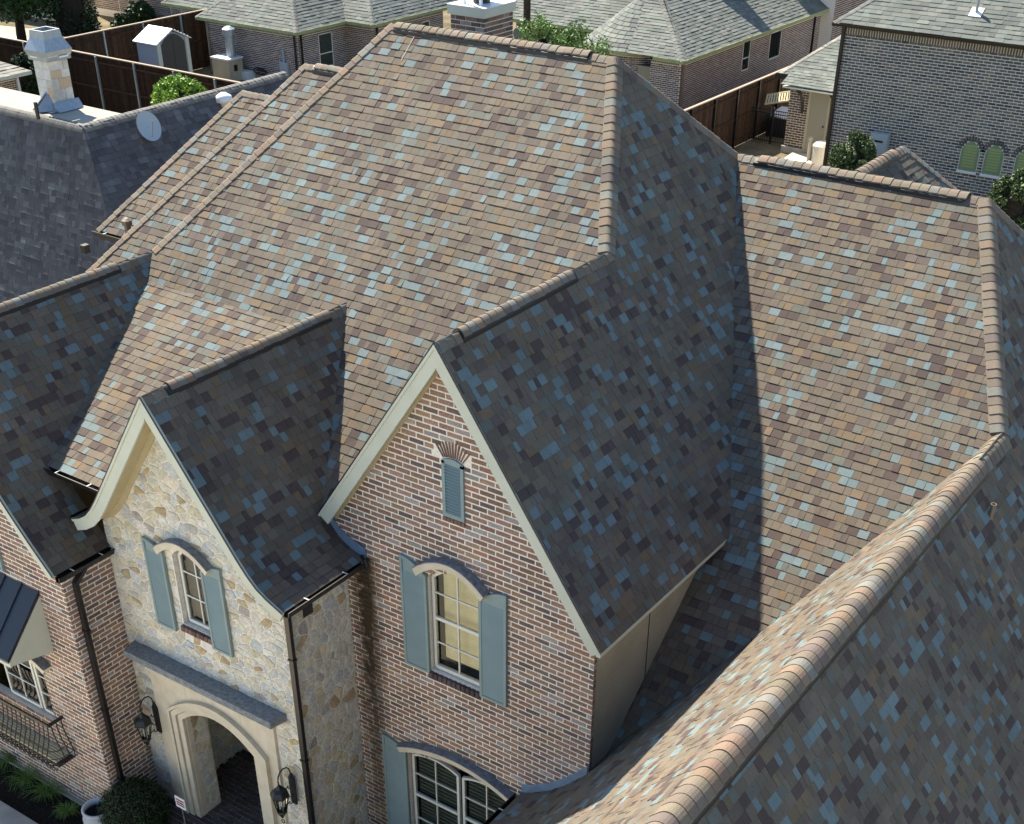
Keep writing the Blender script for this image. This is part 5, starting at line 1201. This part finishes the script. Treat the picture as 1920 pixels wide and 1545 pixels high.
# side entrance with its own little roofs
sx0, sx1 = -14.75, -12.75
wa = simple_wall(rn, (0, 43.5), (1, 0), (0, -1), sx0, xl, ZG, -6.2, voids=[rectvoid(-13.8, -12.85, -9.35, -6.5)], pal=[(3, (.135, .085, .05)), (2, (.10, .07, .05)), (1, (.19, .13, .08))], soldier=False, c=.10, L=.28)
mb = MB(); mb.box((sx0, 43.502, ZG), (sx0 + .03, 48, -6.2)); mb.box((sx0 - .08, 43.40, ZG), (-13.8, 43.49, -9.2)); mb.build('footing', 'concrete', rn)
mb = MB(); mb.box((-13.74, 43.44, -9.35), (-12.92, 43.49, -6.6)); dr_ = mb.build('door', 'door', rn); mb = MB(); mb.box((-13.84, 43.42, -9.35), (-13.74, 43.49, -6.5)); mb.box((-12.92, 43.42, -9.35), (-12.84, 43.49, -6.5)); mb.build('door_frame', 'stucco', dr_); mb = MB(); mb.lathe((-13.02, 43.40, -8.2), [(.03, 0), (.04, .04), (.02, .08)], 8); mb.build('handle', 'black', dr_)
cn_ = Slope(rn, (0, 43.5), (1, 0), (0, -1), [(0, -6.05), (1.0, -6.55)], [(sx0 + .05, 43.45), (xl - .1, 43.45), (xl - .1, 42.55), (sx0 - .05, 42.55)], PAL_GREY, expo=.17, widths=(.2, .3), th=.014)
mb = MB(); mb.box((sx0 + .02, 42.58, -6.66), (xl - .1, 43.4, -6.60)); mb.build('canopy_board', 'trim', rn)
for x in (-14.05, -12.55):
    mb = MB(); mb.tube([(x, 42.65, -6.68), (x, 42.95, -6.85), (x, 43.3, -7.25), (x, 43.42, -7.75)], .075, 4); mb.build('bracket', 'bronze', rn)
ah = Slope(rn, (0, 47.6), (1, 0), (0, -1), [(0, -3.9), (4.1, -6.35)], [(sx0 - .65, 43.5), (xl, 43.5), (xl, 47.6), (xl - 1.0, 47.6)], PAL_GREY, expo=.18, widths=(.22, .3, .4), th=.014)
mb = MB(); mb.box((sx0 - .7, 43.36, -6.50), (xl, 43.44, -6.30)); mb.build('eave_gutter', 'bronze', rn); mb = MB(); mb.add([(sx0 - .65, 43.5, -6.36), (xl - 1, 47.6, -3.91), (sx0 - .65, 52, -6.36)], [(0, 1, 2)]); mb.build('roof_slope', 'deck', rn)
caps(rn, ah.deck, (sx0 - .65, 43.5, -6.35), (xl - 1.0, 47.6, -3.9), (0, -.6, 1), (-.6, 0, 1), w=.14, expo=.2, pal=PAL_PALE, rnd=.4)

# --- small hip-roofed building at the left edge and far brick house, top left
tn = thing('small_brick_house', 'corner of a small brick building with hip roof at the left edge', 'house', (-46, 26, ZG))
hiproof(tn, -56, -43.3, 14, 26.5, EV, .5, pal=PAL_PALE, drip='trim', faces='E')
w_ = simple_wall(tn, (-43.8, 0), (0, 1), (1, 0), 18, 26.1, ZG, EV - .06, pal=PAL_BO)
mb = MB(); mb.beam((-43.72, 26.0, EV), (-43.72, 26.0, ZG), .12, .1); mb.build('downpipe', 'whitemetal', tn)
fh = thing('pale_brick_house', 'pale brick house with dark shutters beyond the fence, top left', 'house', (-55, 46, ZG))
wh = simple_wall(fh, (0, 47), (1, 0), (0, -1), -64, -46.5, ZG, -4.5, pal=[(3, (.21, .165, .14)), (2, (.16, .125, .11)), (1, (.27, .23, .2))], soldier=False, c=.11, L=.3, voids=[])
mb = MB(); 
for a0, a1 in (((-61.471, 46.950, -9.078)[0], (-60.476, 46.950, -8.977)[0]), ((-56.839, 46.950, -8.315)[0], (-55.905, 46.950, -8.221)[0])):
    flatwin(fh, wh, a0, a1, -9.2, -5.6, 1, 'dark')
wt = simple_wall(fh, (0, 44), (1, 0), (0, -1), -72, -60.0, ZG, -4.5, pal=PAL_BO, soldier=False, c=.11, L=.3)

# ================================================================== FENCES
def picket_fence(t, p, q, h, side, board=.14, posts=2.55, tones=((.060, .034, .020), (.075, .042, .024), (.048, .028, .018)), post_m='metal', cap_m='fencecap', rails=True, postside=1):
    p, q = Vector(p), Vector(q); d = (q - p); L = d.length; d.normalize(); n = Vector((d.y, -d.x, 0)) * side; k = int(L / board); lst = []
    cover = MB()
    for i in range(k):
        a = p + d * (i * board); hh = h + R() * .02; c = jit(random.choice(tones), .2); v = [a, a + d * (board - .012), a + d * (board - .012) + Vector((0, 0, hh)), a + Vector((0, 0, hh))]; off = n * (.02 + R() * .006)
        piece(t, 'board', 'wood', None, [x + off for x in v] + v, [(0, 1, 2, 3), (0, 4, 5, 1), (2, 6, 7, 3), (1, 5, 6, 2), (0, 3, 7, 4), (4, 7, 6, 5)], c)
    for z in (.3, h / 2, h - .25):
        mb = MB(); mb.beam(p + Vector((0, 0, z)) + n * (.045 if postside > 0 else -.03), q + Vector((0, 0, z)) + n * (.045 if postside > 0 else -.03), .05, .09, c=(.055, .032, .02)); mb.build('rail', 'wood', t)
    mb = MB(); mb.beam(p + Vector((0, 0, h + .03)) + n * .01, q + Vector((0, 0, h + .03)) + n * .01, .13, .045); mb.build('cap_rail', cap_m, t)
    x = posts * .5
    while x < L:
        a = p + d * x + n * (.085 if postside > 0 else -.06); mb = MB(); mb.beam(a, a + Vector((0, 0, h)), .085, .085); mb.build('post', post_m, t); x += posts
f1 = thing('wood_fence', 'dark brown board fence with pale posts and sunlit cap rail behind the white stone chimney', 'fence', (-40, 30, ZG), 'wooden fences')
picket_fence(f1, (-52.0, 30, ZG), (-30, 30, ZG), 2.72, 1, tones=((.034, .019, .012), (.042, .024, .014), (.028, .016, .010)))
f2 = thing('wood_fence', 'dark brown board fence running back beside the white-roofed shed to the brick house', 'fence', (-47.3, 35, ZG), 'wooden fences')
picket_fence(f2, (-47.3, 30.1, ZG), (-47.3, 41.0, ZG), 2.72, 1, tones=((.062, .036, .021), (.074, .043, .025), (.05, .029, .017)))
f3 = thing('wood_fence', 'reddish-brown board fence with dark posts between the turret house and the grey brick house', 'fence', (-17, 44, ZG), 'wooden fences')
picket_fence(f3, (-16.9, 37.5, ZG), (-16.9, 57, ZG), 2.45, 1, tones=((.058, .035, .024), (.070, .041, .028), (.048, .029, .020)), post_m='bronze', posts=2.1)
f4 = thing('wood_fence', 'dark board fence behind the tree at the far left edge, below the pale path', 'fence', (-54, 33, ZG), 'wooden fences')
picket_fence(f4, (-66.0, 34.0, ZG), (-47.5, 34.0, ZG), 1.35, 1)

# iron gate and railing
ig = thing('iron_gate', 'black iron picket gate beside the side entrance of the grey brick house', 'gate', (-16, 44.6, ZG))
gx0, gx1, gy, gh = -17.4, -14.95, 44.4, 1.42
mb = MB(); 
for z in (.12, gh - .14, gh): mb.beam((gx0, gy, ZG + z), (gx1, gy, ZG + z), .04, .035)
mb.build('rail', 'black', ig)
pb = MB(); pb.beam((0, 0, 0), (0, 0, gh), .018, .018); b0 = pb.build('picket', 'black', ig); k = 0; x = gx0 + .06
while x < gx1:
    ob = b0 if k == 0 else b0.copy()
    if k: col.objects.link(ob)
    ob.location = (x, gy, ZG); x += .105; k += 1
for x in (gx0, gx1 - .85, gx1): mb = MB(); mb.beam((x, gy, ZG), (x, gy, ZG + gh + .12), .075, .075); mb.build('post', 'black', ig)
wr_ = thing('slatted_rack', 'pale wooden slatted rack leaning out above the iron gate', 'rack', (-16.227, 45.758, -8.006))
A, B_, C_, D_ = Vector((-16.699, 45.345, -8.107)), Vector((-15.260, 45.448, -7.750)), Vector((-15.443, 45.869, -7.472)), Vector((-16.848, 45.793, -7.825))
mb = MB(); mb.beam(A, B_, .07, .07); mb.beam(D_, C_, .07, .07); mb.build('rack_rail', 'slat', wr_)
for k in range(12): mb = MB(); u = (k + .3) / 12; mb.beam(A.lerp(B_, u), D_.lerp(C_, u), .06, .05); mb.build('slat', 'slat', wr_)
mb = MB(); mb.box((A.x + .2, A.y + .1, A.z - .12), (A.x + .28, A.y + .18, ZG)); mb.box((B_.x - .3, B_.y + .1, B_.z - .12), (B_.x - .22, B_.y + .18, ZG)); mb.build('leg', 'bronze', wr_)
car = thing('patio_cover', 'white crumpled cover over a low dark box behind the iron gate', 'cover', (-15.6, 46.2, ZG)); mb = MB(); mb.box((-16.6, 45.6, ZG), (-15.0, 47.2, ZG + .8)); mb.build('box', 'black', car)
mb = MB(); mb.prism([(-16.65, 45.9, ZG + .8), (-15.9, 45.6, ZG + .82), (-15.0, 45.8, ZG + .8), (-15.05, 47.0, ZG + .95), (-15.9, 47.25, ZG + .85), (-16.5, 46.8, ZG + 1.0)], (0, 0, .06)); mb.build('sheet', 'whitemetal', car)
# barrel, pipe, slab, utility panel
bq = (-12.322, 41.986, -9.500); mb = MB(); mb.lathe((bq[0], bq[1], ZG), [(.40, 0), (.41, .9), (.43, .92), (.43, 1.0), (.30, 1.12), (.05, 1.16)], 18); tag(mb.build('barrel', 'barrelpaint', smooth=False), 'cream round barrel with domed lid below the tan side door', 'barrel')
pq = (-13.081, 42.418, -9.500); mb = MB(); mb.lathe((pq[0], pq[1], ZG), [(.075, 0), (.075, .95), (.10, .96), (.10, 1.1)], 10); tag(mb.build('standpipe', 'barrelpaint'), 'thin cream standpipe left of the round barrel', 'pipe')
mb = MB(); sl = [(-14.106, 42.250, -9.450), (-14.248, 43.796, -9.450), (-13.273, 43.262, -9.450), (-12.998, 41.468, -9.450)]; mb.prism(sl, (0, 0, .08)); tag(mb.build('stone_slab', 'lime'), 'flat pale stone slab on the ground left of the standpipe', 'slab')
mb = MB(); mb.prism([(-12.909, 40.733, -9.400), (-13.025, 42.808, -9.400), (-11.637, 41.656, -9.400), (-11.456, 39.643, -9.400)], (0, 0, .10)); tag(mb.build('stone_slab', 'lime'), 'flat pale stone slab on the ground around the round barrel', 'slab')
ub = (-9.121, 39.600, -7.505); mb = MB(); mb.box((ub[0] - .34, 39.6, ub[2] - .9), (ub[0] + .34, 39.9, ub[2] + .42)); u_ = mb.build('wall_cabinet', 'dishpaint'); tag(u_, 'pale blue-white cabinet on the grey brick wall behind the round shrub', 'cabinet')
mb = MB(); mb.box((ub[0] - .17, 39.59, ub[2] + .1), (ub[0] + .17, 39.602, ub[2] + .17)); mb.build('slot', 'black', u_)

# shed
shd = thing('garden_shed', 'small garden shed with white ribbed roof and dark arched doors in the fence corner', 'shed', (-48, 38.5, ZG))
hx1, hy0, hy1, hx0, hz, hr = -47.95, 37.75, 39.75, -49.6, ZG + 1.62, ZG + 2.35
hx1, hy0, hy1, hx0, hz, hr = -43.54, 34.0, 36.04, -44.96, -6.94, -6.45
my_ = (hy0 + hy1) / 2; ov = .12
mb = MB(); mb.prism([(hx0, hy0, ZG), (hx0, hy1, ZG), (hx0, hy1, hz), (hx0, my_, hr - .06), (hx0, hy0, hz)], (hx1 - hx0, 0, 0)); mb.build('wall', 'shedwall', shd)
for s_ in (-1, 1):
    y_e = my_ + s_ * ((hy1 - hy0) / 2 + ov); ze = hz - ov * (hr - hz) / ((hy1 - hy0) / 2)
    mb = MB(); mb.prism([(hx0 - ov, my_, hr), (hx0 - ov, y_e, ze), (hx0 - ov, y_e, ze + .05), (hx0 - ov, my_, hr + .05)], (hx1 - hx0 + 2 * ov, 0, 0)); r_ = mb.build('roof_panel', 'whitemetal', shd)
    for k in range(1, 6): u = k / 6; mb = MB(); mb.beam((hx0 - ov, my_ + (y_e - my_) * u, hr + (ze - hr) * u + .055), (hx1 + ov, my_ + (y_e - my_) * u, hr + (ze - hr) * u + .055), .03, .025); mb.build('rib', 'trim', r_)
dh = (hy1 - hy0) / 2 - .28; dp = archpoly(my_, dh, ZG + .08, hz - .12, .42, 10)
mb = MB(); mb.prism([(hx1 + .003, y, z) for y, z in dp], (.03, 0, 0)); d_ = mb.build('door', 'sheddoor', shd); mb = MB(); mb.box((hx1 + .034, my_ - .01, ZG + .1), (hx1 + .04, my_ + .01, hz + .25)); mb.build('door_gap', 'black', d_)
for s_ in (-.08, .08): mb = MB(); mb.box((hx1 + .035, my_ + s_ - .02, ZG + .9), (hx1 + .07, my_ + s_ + .02, ZG + 1.1)); mb.build('handle', 'black', d_)
for y in (hy0 + .10, hy1 - .10): mb = MB(); mb.box((hx1, y - .11, ZG), (hx1 + .035, y + .11, hz + .05)); mb.build('corner_board', 'trim', shd)

# ================================================================== TREES, SHRUBS, POLE
PG = [(.045, .085, .02), (.06, .11, .028), (.03, .06, .016)]
def leaves_at(mb, c, r, n, size, pal, rng, zs=1.0):
    for _ in range(n):
        d = Vector((rng.gauss(0, 1), rng.gauss(0, 1), rng.gauss(0, 1))).normalized() * r * rng.random() ** .4; d.z *= zs; p = Vector(c) + d; s_ = size * (.6 + rng.random() * .8)
        a = Vector((rng.gauss(0, .8), rng.gauss(0, .8), rng.gauss(0, .6) + .6)).normalized(); u = a.cross(Vector((rng.gauss(0, 1), rng.gauss(0, 1), rng.gauss(0, 1)))).normalized(); v = a.cross(u); c_ = pal[int(rng.random() * len(pal))]; k = .7 + rng.random() * .6
        mb.add([p - u * s_, p - v * s_ * .5, p + u * s_, p + v * s_ * .5], [(0, 1, 2, 3)], tuple(x * k for x in c_))
def tree(name, base, h, cr, label, pal=PG, clumps=26, n=170, size=.10, seed=1, trunk=.16, crown_z=.62, zs=.8, spread=1.0, cat='tree', group=None):
    rng = random.Random(seed); t = thing(name, label, cat, base, group); b = Vector(base); mb = MB(); top = b + Vector((rng.gauss(0, .1), rng.gauss(0, .1), h * crown_z))
    mb.tube([b, b.lerp(top, .5) + Vector((.05, .03, 0)), top], trunk, 7, r2=trunk * .55); cr_ = MB()
    for i in range(clumps):
        a = rng.random() * 6.28; q = rng.random() ** .5 * cr * spread; z = (rng.random() * 2 - 1); c = top + Vector((math.cos(a) * q * math.sqrt(max(.1, 1 - z * z * .8)), math.sin(a) * q * math.sqrt(max(.1, 1 - z * z * .8)), z * cr * zs + cr * zs * .45))
        mb.tube([top - Vector((0, 0, h * .15 * rng.random())), top.lerp(c, .5) + Vector((0, 0, .1)), c], trunk * .28, 4, r2=trunk * .06); leaves_at(cr_, c, cr * .42, n, size, pal, rng, .75)
    mb.build('trunk', 'bark', t); cr_.build('crown', 'leaf', t); return t
def shrub(name, c, r, label, pal=PG, n=5200, size=.075, seed=1, group=None, rz=None, low=0):
    c = Vector(c); c.z -= low * .7; rz = (rz or r) + low; t = thing(name, label, 'shrub', (c.x, c.y, ZG), group); rng = random.Random(seed); mb = MB(); rz = rz or r
    cs = [Vector((rng.gauss(0, 1), rng.gauss(0, 1), rng.gauss(0, 1))).normalized() for _ in range(34)]
    for d in cs: leaves_at(mb, c + Vector((d.x * r * .68, d.y * r * .68, d.z * rz * .68)), r * .36, n // 34, size, pal, rng, 1)
    mb.build('foliage', 'leaf', t); b = MB(); b.lathe(c, [(r * .45 * math.cos(a), rz * .45 * math.sin(a)) for a in [-1.4 + .4 * i for i in range(8)]], 12); b.tube([(c.x, c.y, ZG), c], .06, 6); b.build('branches', 'bark', t)
tree('leafy_tree', (-60.314, 38.629, -9.500), 6.0, 2.7, 'leafy green tree with thick leaning trunk at the top left corner', seed=2, trunk=.30, clumps=60, n=300, size=.12, crown_z=.50)
ct = thing('conifer', 'tall dense dark conifer beside the fence at the top left', 'tree', (-58.628, 40.997, -9.500)); cb = (-58.628, 40.997, -9.500); rng = random.Random(5); mb = MB()
for i in range(60):
    z = rng.random(); a = rng.random() * 6.28; r = 1.35 * (1 - z * .75); leaves_at(mb, (cb[0] + math.cos(a) * r * .7, cb[1] + math.sin(a) * r * .7, ZG + .5 + z * 6), .75, 190, .10, [(.022, .045, .014), (.03, .06, .018), (.016, .034, .012)], rng, 1.2)
mb.build('crown', 'leaf', ct); mb = MB(); mb.tube([cb, (cb[0], cb[1], ZG + 6)], .18, 7, r2=.05); mb.lathe((cb[0], cb[1], ZG + .3), [(.9, 0), (.85, 2), (.45, 5), (.1, 6)], 10); mb.build('trunk', 'bark', ct)
shrub('round_shrub', (-9.464, 38.057, -7.527), .92, 'round glossy shrub with pale leaf glints before the grey brick wall, beside the downpipe', pal=[(.10, .14, .05), (.055, .095, .03), (.16, .19, .085), (.04, .07, .02)], n=19000, size=.06, low=.9, seed=7, group='glossy shrubs along the grey brick house')
shrub('round_shrub', (-2.915, 37.105, -7.744), .95, 'round glossy shrub at the right edge below the arched windows', pal=[(.10, .14, .05), (.055, .095, .03), (.16, .19, .085), (.04, .07, .02)], n=19000, size=.06, low=.8, seed=8, group='glossy shrubs along the grey brick house')
shrub('bright_bush', (-28.548, 21.771, -5.173), 1.02, 'bright yellow-green bush behind the dark ridge, before the board fence', pal=[(.20, .34, .04), (.14, .25, .03), (.26, .40, .06)], n=11000, size=.07, seed=9, rz=.75)
shrub('dark_bush', (-46.158, 28.289, -7.902), 1.0, 'dark green bush between the small brick building and the white chimney', pal=[(.02, .04, .012), (.03, .055, .016)], n=4000, size=.10, seed=10, rz=1.3)
shrub('house_bush', (-58.342, 45.800, -9.012), 1.0, 'dark bush against the pale brick house beyond the fence', pal=[(.04, .08, .025), (.03, .06, .02)], n=3500, size=.10, seed=11)
shrub('house_bush', (-59.614, 45.400, -9.474), .7, 'low dark bush left under the window of the pale brick house', pal=[(.04, .08, .025), (.03, .06, .02)], n=2500, size=.10, seed=12)
for i, (q, h_) in enumerate((((-17.613, 28.303, -2.890), 1.2), ((-17.085, 28.565, -3.004), 1.0), ((-16.479, 28.907, -3.088), .9), ((-15.981, 29.148, -3.202), .7))):
    rng = random.Random(20 + i); t = thing('young_tree', ['tallest feathery green treetop right of the wooden pole', 'feathery green treetop second right of the wooden pole', 'pale green treetop before the turret eave', 'small pale treetop at the end of the ridge vent'][i], 'tree', (q[0], q[1], ZG), 'treetops behind the main ridge')
    mb = MB(); st_ = MB()
    for k in range(16):
        c = Vector(q) + Vector((rng.gauss(0, .32), rng.gauss(0, .32), rng.random() * h_ - .5)); st_.tube([(q[0], q[1], q[2] - 1.2), c], .02, 4, r2=.006); leaves_at(mb, c, .24, 75, .055, [(.14, .24, .06), (.10, .18, .04), (.18, .28, .09)], rng, 1.2)
    st_.tube([(q[0], q[1], ZG), (q[0], q[1], q[2] - 1)], .07, 6); st_.build('trunk', 'bark', t); mb.build('crown', 'leaf', t)
pq = (-19.335, 30.170, -2.839); up_ = thing('utility_pole', 'brown wooden utility pole rising behind the main ridge, right of the brick chimney', 'pole', (pq[0], pq[1], ZG)); mb = MB(); mb.tube([(pq[0], pq[1], ZG), (pq[0], pq[1], 4)], .135, 12, r2=.12); mb.build('pole', 'bark', up_)
# paved strips in the far left garden and dry side yard
g = MB(); g.prism([(-65.144, 39.246, -9.500), (-67.053, 40.664, -9.500), (-60.595, 41.840, -9.500), (-57.705, 39.467, -9.500)], (0, 0, .03)); tag(g.build('path', 'concrete'), kind='structure')
g = MB(); g.prism([(-64.352, 38.658, -9.500), (-65.144, 39.246, -9.500), (-58.903, 39.308, -9.500), (-58.199, 38.740, -9.500)], (0, 0, .10)); tag(g.build('kerb', 'whitemetal'), kind='structure')
g = MB(); g.add([(-16.8, 38, ZG + .004), (-9, 38, ZG + .004), (-9, 60, ZG + .004), (-16.8, 60, ZG + .004)], [(0, 1, 2, 3)]); tag(g.build('side_yard', 'ground'), kind='structure')
g = MB(); g.add([(-47, 30.2, ZG + .004), (-30, 30.2, ZG + .004), (-30, 60, ZG + .004), (-47, 60, ZG + .004)], [(0, 1, 2, 3)]); tag(g.build('back_yard', 'ground'), kind='structure')
finish()
print('objects', len(bpy.data.objects), 'tris', sum(len(m.loop_triangles) if False else sum(len(p.vertices) - 2 for p in m.polygons) for m in bpy.data.meshes))
